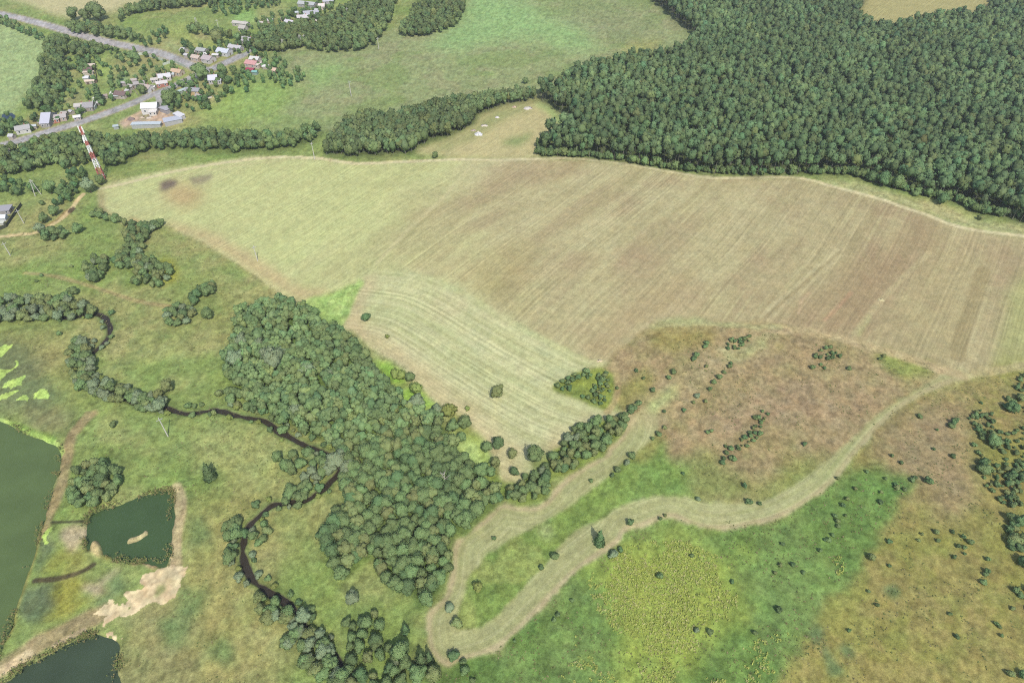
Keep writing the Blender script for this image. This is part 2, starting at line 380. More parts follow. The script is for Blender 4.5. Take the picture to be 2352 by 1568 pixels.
for ln_, c, hw, o_ in (([(1746, 728), (1830, 655), (1925, 572)], (206, 196, 152), 1.0, 0.55), ([(1762, 738), (1850, 660), (1935, 585)], (204, 192, 148), 0.8, 0.5), ([(1752, 732), (1838, 657), (1930, 578)], (158, 144, 106), 0.7, 0.4), ([(1090, 372), (1010, 462), (930, 535), (865, 605)], (210, 202, 154), 1.2, 0.5), ([(1000, 480), (920, 560)], (164, 160, 112), 0.8, 0.4),
                       ([(1962, 765), (2040, 672), (2135, 580)], (204, 192, 146), 1.4, 0.5), ([(1835, 720), (1842, 690), (1860, 672)], (200, 176, 140), 0.8, 0.5), ([(1895, 735), (1930, 700), (1955, 672)], (192, 156, 124), 0.9, 0.5), ([(1800, 735), (1815, 745)], (206, 188, 146), 1.0, 0.5), ([(2200, 820), (2212, 760), (2260, 620)], (156, 142, 102), 3.0, 0.5), ([(690, 365), (560, 378), (430, 402), (415, 415)], (206, 200, 150), 1.2, 0.5)):
    put(mfld * stroke(ln_, hw, 0.7, 0.3), c, o_)
# --- pale mown field by the wood
PALE = W([(890, 622), (970, 632), (1060, 668), (1150, 720), (1250, 775), (1340, 820), (1388, 832), (1345, 850), (1290, 875), (1268, 893), (1300, 908), (1340, 922), (1385, 945), (1440, 952), (1400, 966), (1360, 990), (1310, 1022), (1250, 1038), (1218, 1045), (1226, 1075), (1212, 1098), (1172, 1118), (1152, 1105), (1140, 1055), (1100, 1010), (1065, 970), (1000, 920), (960, 880), (935, 850), (900, 825), (850, 795), (815, 760), (785, 752), (800, 720), (835, 640)])
mp_ = fill(PALE, 0.4, 1); cls(mp_, 3); mp_ = np.minimum(1, mp_ * 0.5 + box_blur(box_blur(mp_, 5), 5) * 0.5); put(mp_, (208, 208, 158)); cls(mp_, 3)
dr = dist(W([(850, 615), (970, 630), (1060, 668), (1150, 720), (1250, 775), (1340, 820), (1400, 840)], False), 130.0)
rw = vnoise(dr / 0.9 + (mid - 0.5) * 1.5, big * 6, 31); rw2 = fbm(dr / 6.0, XX / 60.0, 32, 3)
put(mp_ * sst(0.45, 0.7, rw2), (190, 197, 142), 0.5)
put(mp_ * sst(0.55, 0.7, mid), (186, 190, 146), 0.5)
put(mp_ * (1 - sst(0.35, 0.5, big2)), (212, 202, 158), 0.5)
put(mp_ * sst(0.5, 0.8, rw), (172, 172, 120), 0.4)
put(mp_ * (1 - sst(0.15, 0.4, rw)), (216, 212, 164), 0.4)
dl = dist(W([(785, 752), (850, 795), (900, 825), (960, 880), (1000, 920), (1065, 970), (1100, 1010), (1150, 1105)], False), 30.0)
put(mp_ * (1 - sst(2, 14, dl)), (216, 200, 156), 0.7)
put(mp_ * fill(W([(1160, 1030), (1250, 1030), (1330, 1000), (1400, 960), (1440, 952), (1360, 995), (1300, 1030), (1230, 1045)]), 1, 3), (208, 186, 146), 0.7)
put(mp_ * fill(W([(780, 752), (830, 640), (870, 640), (830, 720), (840, 790)]), 1, 3), (206, 190, 148), 0.7)
wed = fill(W([(690, 697), (760, 674), (832, 645), (800, 718), (782, 752), (750, 742), (718, 718)]), 0.8, 1)
put(wed, (170, 196, 118)); put(wed * sst(0.5, 0.7, fine), (188, 206, 132), 0.6)
put(fill(W([(860, 832), (895, 835), (930, 870), (915, 885), (885, 872)]), 1, 2), (160, 200, 92), 0.9)
put(fill(W([(905, 915), (940, 890), (990, 920), (1010, 940), (960, 935), (915, 935)]), 1, 2), (164, 204, 96), 0.9)
put(fill(W([(1000, 930), (1030, 975), (1060, 1010), (1095, 1000), (1128, 1060), (1110, 1105), (1090, 1075), (1050, 1040), (1025, 990)]), 1, 2), (190, 212, 134), 0.85)
put(fill(W([(1030, 940), (1075, 970), (1105, 1015), (1140, 1110), (1120, 1100), (1095, 1030), (1050, 990)]), 1, 2), (150, 164, 84), 0.7)

# --- brown rough meadow right of the mown field
BROWN = W([(1388, 834), (1440, 795), (1495, 757), (1640, 746), (1780, 750), (1950, 785), (2060, 814), (2200, 862), (2130, 895), (2040, 950), (1960, 1010), (1890, 1065), (1740, 1152), (1640, 1150), (1570, 1110), (1540, 1060), (1510, 990), (1440, 950), (1412, 905), (1410, 870)])
mb = fill(BROWN, 1, 2); put(mb, (170, 156, 112))
put(mb * sst(0.42, 0.6, big2), (172, 153, 116), 0.75)
put(mb * sst(0.5, 0.68, mid), (150, 144, 96), 0.6)
put(mb * sst(0.5, 0.7, st2), (174, 156, 118), 0.5)
put(mb * fill(W([(1650, 960), (1720, 900), (1850, 870), (1900, 900), (2000, 920), (1960, 970), (1800, 960), (1700, 1000)]), 5, 10), (174, 151, 122), 0.75)
FP([(1495, 760), (1560, 752), (1650, 765), (1610, 800), (1540, 810)], (158, 150, 88), 0.7, 2, 4)
FP([(1410, 900), (1480, 850), (1500, 860), (1480, 900), (1430, 940)], (152, 150, 86), 0.7, 2, 4)
FP([(2020, 805), (2060, 814), (2140, 842), (2100, 870), (2060, 868), (2030, 840)], (146, 158, 88), 0.85, 1.5, 3)
FP([(1530, 1080), (1620, 1040), (1720, 1110), (1820, 1060), (1900, 1040), (1860, 1090), (1740, 1152), (1640, 1150), (1560, 1130)], (136, 152, 86), 0.75, 3, 6)
FP([(1400, 1100), (1450, 1060), (1510, 1010), (1560, 1060), (1600, 1130), (1540, 1145), (1480, 1145), (1400, 1170), (1340, 1200), (1300, 1190)], (126, 154, 84), 0.85, 2, 4)
FP([(1465, 1030), (1510, 985), (1530, 1010), (1480, 1060)], (160, 148, 94), 0.6, 2, 3)
# --- right-hand and lower meadows
FP([(1700, 1210), (1850, 1160), (1940, 1075), (2060, 930), (2220, 870), (2352, 840), (2480, 840), (2480, 1640), (1780, 1640), (1840, 1476), (1880, 1420), (1950, 1326), (1985, 1264), (2040, 1176), (2080, 1110), (1990, 1080), (1900, 1140), (1780, 1200)], (158, 150, 94), 1.0, 2, 3)
mr = fill(W([(2040, 940), (2200, 880), (2480, 850), (2480, 1640), (1780, 1640), (1950, 1326), (2080, 1110), (1990, 1040)]), 2, 6)
put(mr * sst(0.45, 0.62, mid), (148, 150, 84), 0.7)
put(mr * sst(0.45, 0.65, big), (166, 152, 106), 0.6)
put(mr * sst(0.52, 0.7, fine), (138, 140, 78), 0.5)
FP([(2060, 960), (2200, 920), (2240, 1000), (2230, 1130), (2280, 1200), (2200, 1190), (2120, 1140), (2000, 1060)], (166, 148, 114), 0.85, 6, 10)
GRN = W([(1000, 1530), (1120, 1502), (1175, 1468), (1295, 1345), (1395, 1265), (1440, 1216), (1540, 1188), (1640, 1217), (1780, 1192), (1850, 1157), (1912, 1110), (1990, 1085), (2080, 1108), (2040, 1176), (1985, 1264), (1950, 1326), (1880, 1420), (1840, 1476), (1785, 1568), (1750, 1660), (980, 1660)])
mg = fill(GRN, 3, 5); put(mg, (119, 143, 83))
put(mg * sst(0.42, 0.62, big2), (112, 140, 76), 0.8)
put(mg * sst(0.5, 0.66, mid), (126, 149, 88), 0.7)
put(mg * sst(0.54, 0.7, fine), (128, 158, 88), 0.5)
FP([(2040, 1115), (2090, 1090), (2110, 1105), (2070, 1150), (2035, 1150)], (108, 146, 78), 0.7, 1.5, 3)
INN = W([(1045, 1440), (1050, 1400), (1060, 1360), (1085, 1310), (1120, 1270), (1220, 1210), (1330, 1140), (1420, 1070), (1470, 1100), (1430, 1160), (1380, 1190), (1320, 1220), (1220, 1330), (1130, 1425), (1080, 1445)])
mi = fill(INN, 0.5, 1); put(mi, (134, 156, 86)); put(mi * sst(0.5, 0.65, mid), (154, 164, 98), 0.7)
put(mi * fill(W([(1235, 1215), (1265, 1200), (1275, 1225), (1250, 1240)]), 1, 3), (190, 202, 140), 0.8)
for pl in ([(2030, 1345), (2060, 1340), (2072, 1360), (2050, 1372), (2032, 1360)], [(1925, 1490), (1950, 1488), (1958, 1510), (1935, 1512)], [(1890, 1490), (1905, 1495), (1930, 1540), (1915, 1550), (1895, 1515)], [(1860, 1440), (1885, 1440), (1895, 1470), (1875, 1480)]):
    FP(pl, (104, 130, 88), 0.75, 1, 2)

FP([(1352, 1335), (1400, 1275), (1480, 1246), (1560, 1240), (1635, 1270), (1690, 1330), (1685, 1420), (1620, 1470), (1560, 1530), (1545, 1600), (1440, 1600), (1478, 1490), (1420, 1455), (1372, 1400)], (164, 178, 92), 0.9, 7, 7)
# --- mown strip winding through the meadow
SO = [(1440, 968), (1428, 1000), (1400, 1030), (1390, 1045), (1335, 1075), (1290, 1110), (1245, 1158), (1200, 1165), (1150, 1158), (1110, 1195), (1062, 1230), (1042, 1262), (1035, 1330), (1018, 1372), (985, 1410), (980, 1460), (990, 1500), (1022, 1525), (1060, 1518), (1120, 1500), (1172, 1468), (1230, 1410), (1292, 1345), (1340, 1302), (1392, 1264), (1422, 1243), (1440, 1216), (1470, 1210), (1540, 1187), (1590, 1206), (1640, 1216), (1700, 1211), (1780, 1192), (1850, 1157), (1912, 1110), (1942, 1070), (2000, 1000), (2040, 962), (2085, 925), (2170, 882), (2225, 866)]
SI = [(2190, 848), (2090, 905), (2010, 958), (1960, 1005), (1900, 1055), (1830, 1108), (1740, 1155), (1640, 1153), (1560, 1142), (1490, 1141), (1430, 1160), (1380, 1190), (1320, 1222), (1270, 1275), (1220, 1330), (1170, 1387), (1130, 1425), (1080, 1446), (1046, 1438), (1050, 1400), (1062, 1360), (1088, 1310), (1120, 1270), (1170, 1240), (1220, 1212), (1270, 1186), (1330, 1142), (1388, 1100), (1420, 1070), (1470, 1032), (1512, 982), (1490, 935)]
ms = fill(W(SO + SI), 0.5, 1); de = dist(W(SO, False), 40.0); di = dist(W(SI, False), 40.0)
far_s = 1 - 0.45 * fill(W([(1900, 1130), (1960, 1040), (2090, 930), (2260, 860), (2150, 830), (1990, 930), (1860, 1060)]), 6, 12)
put(ms, (182, 183, 132), far_s); cls(ms * far_s, 4)
rs = vnoise(de / 0.55 + (mid - 0.5), XX / 40.0, 36); rs2 = vnoise(de / 1.6 + 3, XX / 80.0, 37)
put(ms * sst(0.4, 0.8, rs), (164, 165, 114), 0.4 * far_s)
put(ms * (1 - sst(0.2, 0.45, rs)), (198, 196, 148), 0.4 * far_s)
put(ms * sst(0.55, 0.75, rs2), (176, 178, 130), 0.5 * far_s)
put(ms * (1 - sst(0.6, 2.6, de)), (196, 176, 142), 0.6 * far_s)
ARM = fill(W([(1445, 955), (1500, 905), (1570, 850), (1640, 800), (1690, 765), (1775, 758), (1720, 805), (1610, 890), (1514, 985), (1480, 960)]), 2, 5)
put(ARM, (184, 170, 128), 0.65); put(ARM * sst(0.45, 0.75, st3), (164, 152, 108), 0.5)
FP([(1490, 930), (1540, 890), (1555, 895), (1510, 945)], (182, 194, 130), 0.7, 1, 3)
FP([(1655, 800), (1690, 810), (1740, 785), (1768, 760), (1750, 800), (1690, 830)], (186, 190, 134), 0.7, 1, 3)
FP([(1385, 945), (1440, 948), (1470, 960), (1440, 985), (1425, 960)], (206, 192, 148), 0.8, 1, 2)
put(stroke([(1410, 850), (1418, 880), (1414, 915), (1395, 945)], 1.4, 0.6), (186, 168, 122), 0.7)
put(stroke([(1770, 757), (1880, 765), (1990, 795), (2080, 820), (2150, 845), (2215, 862)], 2.6, 1.2, 0.6), (198, 180, 138), 0.75)
put(stroke([(1500, 748), (1600, 742), (1700, 748), (1790, 752)], 1.5, 1.0, 0.6), (186, 184, 134), 0.7)
put(stroke([(2220, 862), (2290, 850), (2420, 830)], 2.0, 1.0, 0.5), (192, 180, 134), 0.7)
ISL = fill(W([(1268, 893), (1300, 868), (1340, 851), (1385, 847), (1407, 868), (1410, 900), (1388, 941), (1340, 921)]), 0.6, 1)
put(ISL, (134, 148, 80)); put(ISL * sst(0.5, 0.65, mid), (152, 164, 84), 0.8)
HEDGE = [(1158, 1142), (1176, 1120), (1240, 1078), (1265, 1052), (1320, 992), (1350, 972), (1375, 964), (1435, 964), (1440, 976), (1425, 1000), (1400, 1012), (1388, 1036), (1345, 1062), (1310, 1088), (1270, 1104), (1262, 1135), (1240, 1150), (1200, 1156)]
hm = fill(W(HEDGE), 0.6, 1); put(hm, (138, 154, 84))
put(fill(W([(1130, 1095), (1160, 1110), (1190, 1115), (1170, 1140), (1140, 1130)]), 1, 2), (140, 158, 84))

# --- valley floor: river, ponds, sand, dams
FP([(0, 770), (160, 760), (170, 860), (60, 880), (0, 800)], (164, 154, 104), 0.6, 4, 8)
FP([(60, 920), (150, 930), (160, 1000), (100, 1000)], (146, 132, 104), 0.6, 4, 6)
FP([(330, 815), (370, 795), (420, 800), (410, 815), (360, 832)], (168, 180, 116), 0.7, 3, 4)
FP([(290, 660), (360, 680), (420, 720), (520, 760), (540, 700), (470, 640)], (136, 154, 88), 0.6, 4, 8)
FP([(360, 610), (395, 600), (405, 640), (370, 650)], (172, 170, 76), 0.8, 2, 3)
FP([(540, 870), (600, 880), (580, 900), (545, 890)], (176, 178, 82), 0.8, 2, 3)
FP([(440, 1000), (560, 960), (640, 1010), (660, 1090), (560, 1120), (480, 1080)], (172, 176, 116), 0.8, 4, 8)
FP([(430, 1180), (540, 1130), (620, 1120), (640, 1150), (560, 1190), (540, 1260), (560, 1380), (600, 1480), (560, 1568), (470, 1568), (420, 1400), (430, 1280)], (166, 158, 100), 0.6, 5, 10)
FP([(280, 1440), (420, 1400), (470, 1500), (470, 1600), (280, 1600)], (158, 152, 108), 0.6, 4, 8)
for pl in ([(410, 1360), (480, 1350), (470, 1400), (440, 1430), (405, 1420)], [(370, 1420), (440, 1420), (430, 1470), (370, 1480)], [(480, 1470), (530, 1450), (560, 1500), (530, 1530), (485, 1520)], [(430, 1180), (470, 1200), (475, 1250), (430, 1250)], [(465, 1075), (485, 1060), (497, 1090), (490, 1118), (470, 1120)]):
    FP(pl, (112, 138, 86), 0.75, 2, 4)
RIVER = [(-40, 722), (30, 728), (100, 722), (160, 728), (215, 720), (238, 726), (252, 745), (250, 765), (238, 785), (215, 808), (198, 826), (188, 850), (205, 876), (245, 898), (290, 915), (345, 930), (385, 935), (420, 948), (462, 945), (497, 939), (525, 948), (560, 956), (603, 964), (640, 987), (678, 1010), (713, 1026), (750, 1040), (782, 1056), (780, 1082), (758, 1104), (738, 1126), (705, 1146), (658, 1154), (625, 1160), (588, 1188), (566, 1218), (558, 1251), (558, 1286), (568, 1310), (588, 1338), (620, 1361), (650, 1378), (682, 1404), (706, 1440), (728, 1471), (752, 1488), (770, 1514), (780, 1538), (792, 1562), (812, 1610)]
rl = W(RIVER, False); drv = dist(rl, 8.0) + 0.7 + wx1 * 1.0
POND1 = W([(-90, 955), (-20, 962), (10, 968), (45, 985), (90, 1003), (130, 1024), (138, 1046), (134, 1080), (124, 1105), (100, 1190), (85, 1245), (65, 1310), (45, 1370), (20, 1440), (-10, 1520), (-90, 1640)])
POND2 = W([(372, 1128), (394, 1128), (398, 1150), (392, 1215), (386, 1288), (360, 1296), (335, 1290), (312, 1292), (272, 1284), (242, 1270), (208, 1266), (195, 1240), (205, 1182), (240, 1166), (320, 1140)])
POND3 = W([(-30, 1620), (30, 1545), (62, 1525), (130, 1490), (188, 1462), (212, 1456), (262, 1466), (273, 1490), (270, 1540), (266, 1640)])
SAND1 = W([(289, 1244), (299, 1232), (318, 1226), (334, 1216), (338, 1222), (322, 1234), (297, 1246)]); SAND2 = W([(209, 1242), (222, 1240), (234, 1256), (236, 1274), (222, 1278), (208, 1262)])
p1 = fill(POND1, 0.4); p2 = fill(POND2, 0.6); p3 = fill(POND3, 0.5); isl = np.maximum(fill(SAND1, 0.3), fill(SAND2, 0.3)); p2 = np.maximum(p2 - isl, 0)
put(1 - sst(2.2, 4.2, drv), (118, 138, 82), 0.7)
put(1 - sst(1.4, 2.2, drv), (96, 92, 74), 1.0)
for p in (p1, p2, p3): put(box_blur(p, 3), (140, 138, 96), 0.8); put(p, (80, 78, 58))
put(fill(SAND1, 0.3, 1), (212, 194, 150)); put(fill(SAND2, 0.3, 1), (206, 188, 138))
put(fill(W([(236, 1262), (258, 1258), (262, 1276), (240, 1280)]), 1, 2), (160, 150, 88), 0.9)
FP([(160, 1215), (205, 1205), (208, 1218), (195, 1240), (190, 1270), (165, 1275), (150, 1250)], (198, 178, 150), 0.75, 2, 2)
FP([(120, 1280), (200, 1275), (205, 1300), (150, 1318), (105, 1325)], (158, 158, 84), 0.7, 2, 4)
FP([(115, 1350), (190, 1320), (205, 1340), (170, 1400), (110, 1440), (100, 1400)], (160, 156, 78), 0.8, 2, 4)
FP([(200, 1348), (225, 1335), (255, 1318), (280, 1308), (285, 1320), (245, 1345), (215, 1362)], (196, 176, 146), 0.75, 2, 2)
FP([(70, 1345), (110, 1340), (122, 1370), (105, 1425), (60, 1440), (55, 1400)], (106, 120, 92), 0.8, 2, 3)
FP([(95, 1250), (122, 1215), (122, 1275), (90, 1310)], (104, 118, 90), 0.8, 1.5, 3)
FP([(215, 1385), (250, 1345), (290, 1330), (292, 1350), (260, 1385)], (112, 136, 96), 0.7, 2, 3)
dam = stroke([(212, 950), (172, 990), (160, 1014), (152, 1059), (142, 1109), (126, 1150), (104, 1196), (92, 1230)], 2.0, 1.0, 0.8); put(dam, (178, 158, 120), 0.8)
put(stroke([(100, 1190), (80, 1260), (62, 1325), (40, 1390), (15, 1465)], 1.0, 0.6, 0.6), (166, 160, 96), 0.6)
pth = stroke([(404, 1118), (412, 1140), (413, 1176), (406, 1213), (401, 1255), (402, 1296)], 2.0, 0.8, 0.5); put(pth, (200, 182, 142), 0.85)
pt2 = stroke([(240, 1405), (200, 1422), (150, 1447), (100, 1472), (50, 1503), (-20, 1545)], 2.8, 1.2, 0.8); put(pt2, (176, 156, 120), 0.8)
sandp = fill(W([(376, 1294), (392, 1292), (410, 1290), (411, 1304), (394, 1316), (399, 1341), (398, 1366), (378, 1390), (350, 1392), (320, 1398), (300, 1412), (275, 1433), (238, 1447), (228, 1438), (250, 1426), (226, 1415), (220, 1401), (248, 1387), (272, 1392), (298, 1366), (315, 1348), (317, 1328), (345, 1310)]), 2.6, 0)
put(sandp, (236, 217, 174)); put(sandp * sst(0.55, 0.7, fine), (196, 172, 134), 0.6); cls(sandp, 5)
put(fill(W([(360, 1345), (378, 1335), (372, 1360), (355, 1375)]), 1, 1), (150, 156, 104), 0.9)
put(fill(W([(310, 1288), (328, 1285), (345, 1283), (362, 1300), (350, 1306), (330, 1296), (312, 1300)]), 0.8, 1), (206, 178, 136), 0.9)
put(stroke([(60, 1506), (30, 1522), (-10, 1545)], 1.6, 0.6, 0.5), (220, 200, 158), 0.9)
put(stroke([(190, 1448), (155, 1466), (125, 1482)], 0.8, 0.4, 0.4), (204, 182, 150), 0.7)
put(stroke([(80, 1333), (120, 1330), (160, 1322), (195, 1308), (215, 1296)], 0.9, 0.5, 0.4), (84, 74, 58), 0.9)
put(stroke([(120, 1199), (160, 1198), (205, 1196)], 0.7, 0.4, 0.4), (80, 78, 60), 0.9)
duck = np.zeros((NV, NU), np.float32)
for pl in ([(-20, 806), (22, 792), (25, 797), (5, 815), (-20, 825)], [(-20, 846), (25, 844), (40, 830), (42, 838), (22, 851), (0, 870), (-20, 880)], [(5, 886), (25, 871), (59, 865), (59, 870), (42, 884), (15, 892)], [(-10, 912), (37, 893), (41, 897), (5, 917), (-10, 922)], [(32, 921), (52, 904), (64, 916), (60, 922)], [(77, 911), (82, 901), (97, 895), (110, 906), (100, 913)], [(103, 1248), (108, 1222), (118, 1210), (120, 1218), (112, 1245)]):
    duck = np.maximum(duck, fill(W(pl), 0.8, 0))
FP([(-20, 800), (60, 790), (110, 850), (120, 920), (60, 935), (-20, 940)], (110, 122, 88), 0.75, 4, 5)
put(duck, (196, 222, 126), 0.95)
algae = stroke([(-20, 962), (10, 966), (45, 982), (90, 1001), (128, 1020), (139, 1044)], 0.8, 0.4, 0.5)
algae = np.maximum(algae, stroke([(112, 1012), (128, 1020), (138, 1040)], 1.4, 0.6, 0.5)); put(algae, (194, 218, 130), 0.95)
put(stroke([(20, 975), (70, 990), (120, 1010)], 1.5, 1.0, 0.6) * (1 - p1), (140, 172, 84), 0.6)
# --- tracks and roads
TR = stroke([(232, 433), (275, 424), (325, 412), (375, 400), (410, 392), (500, 376), (588, 365), (638, 361), (723, 363), (763, 368), (800, 374), (838, 376), (888, 373), (963, 370), (1038, 367), (1088, 367), (1176, 367), (1300, 363), (1376, 369), (1451, 379), (1551, 396), (1613, 406), (1663, 409), (1763, 407), (1826, 408), (1876, 417), (1904, 426), (2014, 455), (2076, 476), (2126, 492), (2189, 517), (2264, 532), (2352, 542), (2480, 560)], 1.5, 0.7, 0.3)
put(TR, (222, 212, 168), 0.95); cls(TR, 6)
T2 = stroke([(-20, 546), (9, 543), (39, 539), (68, 537), (88, 532), (107, 524), (127, 512), (142, 502), (156, 488), (166, 477), (176, 462), (191, 446)], 1.3, 0.5, 0.3)
put(stroke([(107, 522), (127, 510), (142, 499), (158, 484)], 2.2, 0.8), (176, 146, 104), 0.7)
put(T2, (222, 202, 154)); cls(T2, 6)
put(fill(W([(156, 484), (170, 474), (172, 482), (160, 490)]), 0.4), (92, 78, 62), 0.9)
put(stroke([(57, 627), (125, 634), (180, 649), (225, 662), (275, 679), (320, 692), (400, 706)], 1.2, 0.9, 0.5), (176, 158, 116), 0.7)
put(stroke([(200, 948), (182, 970)], 1.0, 0.5), (176, 156, 116), 0.6)
FP([(300, 505), (320, 510), (330, 520), (315, 528), (300, 522)], (190, 150, 112), 0.8, 1, 2)
FP([(225, 430), (232, 440), (226, 490), (250, 505), (330, 528), (300, 530), (230, 505)], (120, 140, 84), 0.6, 1.5, 2)
yard = fill(W([(273, 280), (332, 251), (338, 243), (368, 235), (372, 251), (404, 266), (424, 276), (376, 288), (317, 292), (282, 293)], sm=False), 0.5, 1); put(yard, (206, 182, 156)); cls(yard, 5)
put(yard * fill(W([(318, 262), (340, 256), (346, 270), (322, 274)]), 1, 1), (150, 150, 104), 0.7)
put(stroke([(290, 275), (315, 262), (335, 252)], 1.8, 0.8), (222, 192, 160), 0.8)
put(stroke([(200, 273), (225, 262), (245, 254)], 2.2, 0.8), (186, 128, 104), 0.75)
put(stroke([(110, 306), (140, 298), (160, 290)], 1.0, 0.5), (150, 110, 90), 0.7)
sho = np.zeros((NV, NU), np.float32); road = sho.copy()
RD1 = [(-60, 18), (0, 31), (62, 46), (125, 63), (187, 81), (250, 97), (312, 110), (362, 121), (400, 134), (437, 149), (466, 161), (490, 157), (512, 147), (540, 134), (556, 127)]
RD2 = [(470, 162), (452, 172), (425, 186), (390, 202), (345, 219), (300, 239), (250, 258), (187, 280), (140, 294), (100, 306), (50, 321), (0, 335), (-70, 352)]
for pts, w in ((RD1, 4.2), (RD2, 4.2)):
    road = np.maximum(road, stroke(pts, w, 0.5, 0.2)); sho = np.maximum(sho, stroke(pts, w + 1.6, 1.0, 0.5))
road = np.maximum(road, fill(W([(428, 146), (448, 158), (452, 176), (478, 168), (505, 152), (470, 158)], sm=False)))
road = np.maximum(road, stroke([(362, 214), (367, 226), (368, 242)], 2.6, 0.6)); road = np.maximum(road, stroke([(556, 127), (575, 117), (585, 105)], 2.2, 0.6))
put(sho, (186, 172, 146), 0.75); put(road, (184, 181, 176)); cls(road, 7)
put(road * fill(W([(-60, 0), (310, 90), (310, 125), (-60, 60)], sm=False), 0, 4), (198, 192, 188), 0.7)
put(road * sst(0.55, 0.7, mid), (166, 162, 162), 0.5)
put(stroke([(385, 127), (420, 141), (450, 156)], 0.7, 0.4, 0), (190, 186, 184), 0.7); put(stroke([(455, 172), (425, 184), (400, 196)], 0.6, 0.4, 0), (192, 188, 186), 0.6)
pnd4 = fill(W([(4, 262), (18, 258), (34, 264), (30, 271), (14, 273), (4, 270)]), 0.5); put(pnd4, (64, 72, 72))
# --- ground under the trees
WOODS = {
 'forest': [(1240, 358), (1280, 360), (1360, 364), (1480, 380), (1590, 396), (1700, 402), (1850, 402), (1940, 402), (1990, 412), (2050, 430), (2120, 450), (2200, 465), (2245, 488), (2300, 498), (2480, 505), (2480, -60), (2330, -60), (2260, 40), (2180, 52), (2100, 64), (2060, 76), (2010, 78), (1985, 72), (1966, 50), (1962, -60), (1450, -60), (1486, -8), (1530, 30), (1585, 76), (1590, 105), (1540, 138), (1440, 155), (1360, 170), (1290, 195), (1235, 225), (1262, 242), (1295, 268), (1312, 292), (1290, 306), (1252, 332)],
 'belt': [(750, 358), (830, 362), (900, 358), (950, 352), (965, 338), (1000, 322), (1040, 310), (1085, 285), (1100, 265), (1140, 250), (1180, 238), (1222, 232), (1235, 225), (1200, 226), (1140, 232), (1060, 243), (1010, 252), (960, 262), (900, 282), (850, 278), (800, 295), (775, 320)],
 'belt2': [(330, 352), (420, 345), (470, 352), (560, 352), (590, 350), (640, 345), (690, 338), (720, 325), (738, 300), (660, 315), (590, 315), (500, 312), (440, 316), (400, 318), (300, 322), (250, 328), (240, 345), (245, 385), (290, 378)],
}
fw = fill(W(WOODS['forest']), 1, 2); put(fw, (92, 104, 66), 0.9)
put(fill(W(WOODS['belt']), 1, 2), (96, 108, 68), 0.9); put(fill(W(WOODS['belt2']), 1, 2), (104, 118, 72), 0.8)
NEARWOOD = [(630, 695), (665, 702), (720, 722), (745, 748), (785, 766), (830, 805), (860, 850), (890, 885), (920, 905), (945, 945), (1000, 955), (1030, 1000), (1055, 1040), (1095, 1082), (1128, 1115), (1148, 1140), (1145, 1160), (1108, 1195), (1055, 1232), (1038, 1270), (1030, 1330), (1000, 1372), (970, 1400), (945, 1370), (900, 1350), (870, 1325), (860, 1290), (800, 1330), (765, 1310), (742, 1270), (748, 1210), (785, 1165), (792, 1100), (800, 1068), (770, 1035), (700, 998), (650, 965), (600, 945), (560, 905), (530, 875), (518, 840), (540, 790), (552, 730), (600, 702)]
nw = fill(W(NEARWOOD), 1, 2); put(nw, (112, 136, 76), 0.85)

# --- relief: carve the water, then build the sheets
wet = np.maximum(np.maximum(p1, p2), np.maximum(p3, pnd4))
ZZ = hgt(XX, YY) + 0.25 * (fine - 0.5) - 1.5 * box_blur(box_blur(wet, 1), 1) + 0.45 * box_blur(isl, 1) - 1.3 * (1 - sst(0.8, 2.2, drv))
g1 = fbm(XX / 1.3, YY / 1.3, 81, 2); g2 = fbm(XX / 2.6, YY / 2.6, 82, 3)
rough_g = 1 - 0.55 * np.clip(mfld + mp_ + ms + cream + clear + cove, 0, 1)
COLR *= (1 + rough_g * (0.75 * (g1 - 0.5) + 0.4 * (g2 - 0.5) + 0.3 * (fine - 0.5)) + 0.10 * (mid - 0.5))[..., None]
COLR *= np.stack([1 + 0.16 * (fbm(XX / 3.2, YY / 3.2, 83, 3) - 0.5) * rough_g, np.ones_like(XX), 1 + 0.14 * (fbm(XX / 3.2, YY / 3.2, 84, 3) - 0.5) * rough_g], -1)
ub = np.array([1.1, 1.6, 2.6, 5, 12, 40.0]); bb = np.array([0.60, 0.65, 0.72, 0.80, 0.86, 0.89])
def padax(a, k0, k1, mode='edge'): return np.pad(a, [(k0, k1), (6, 6)] + [(0, 0)] * (a.ndim - 2), mode=mode)
nearY = np.array([-2500., -900, -250, -60, 10])
PX = padax(XX, 5, 6); PY = padax(YY, 5, 6); PZ = padax(ZZ, 5, 6); PC = padax(COLR, 5, 6); PK = padax(CLS, 5, 6)
PY[:5] = nearY[:, None]; PY[-6:] = (CAM_H * (CP + bb * SP) / (SP - bb * CP))[:, None]
wrow = np.maximum(PY[:, 0], 60) * CP + CAM_H * SP
PX[:, 6:-6] = np.concatenate([np.repeat(uc[None], len(PX), 0)], 0) * wrow[:, None]
PX[:, :6] = -(ub[::-1])[None] * wrow[:, None]; PX[:, -6:] = ub[None] * wrow[:, None]
outer = np.ones(PX.shape, bool); outer[5:-6, 6:-6] = False
PZ[outer] = hgt(PX[outer], PY[outer]); PC[outer] = PC[outer] * 0.35 + alb(140, 152, 96) * 0.65
lum = COLR.mean(-1, keepdims=True); COLR = np.clip(lum + (COLR - lum) * 1.1, 0.004, 1); PC[5:-6, 6:-6] = COLR
ROW = np.where(CLS == 4, de, np.where(CLS == 3, dr, ta)); PR = padax(ROW, 5, 6)
nr, nc = PX.shape; ids = np.arange(nr * nc).reshape(nr, nc)
quads = np.stack([ids[:-1, :-1], ids[:-1, 1:], ids[1:, 1:], ids[1:, :-1]], -1).reshape(-1, 4)
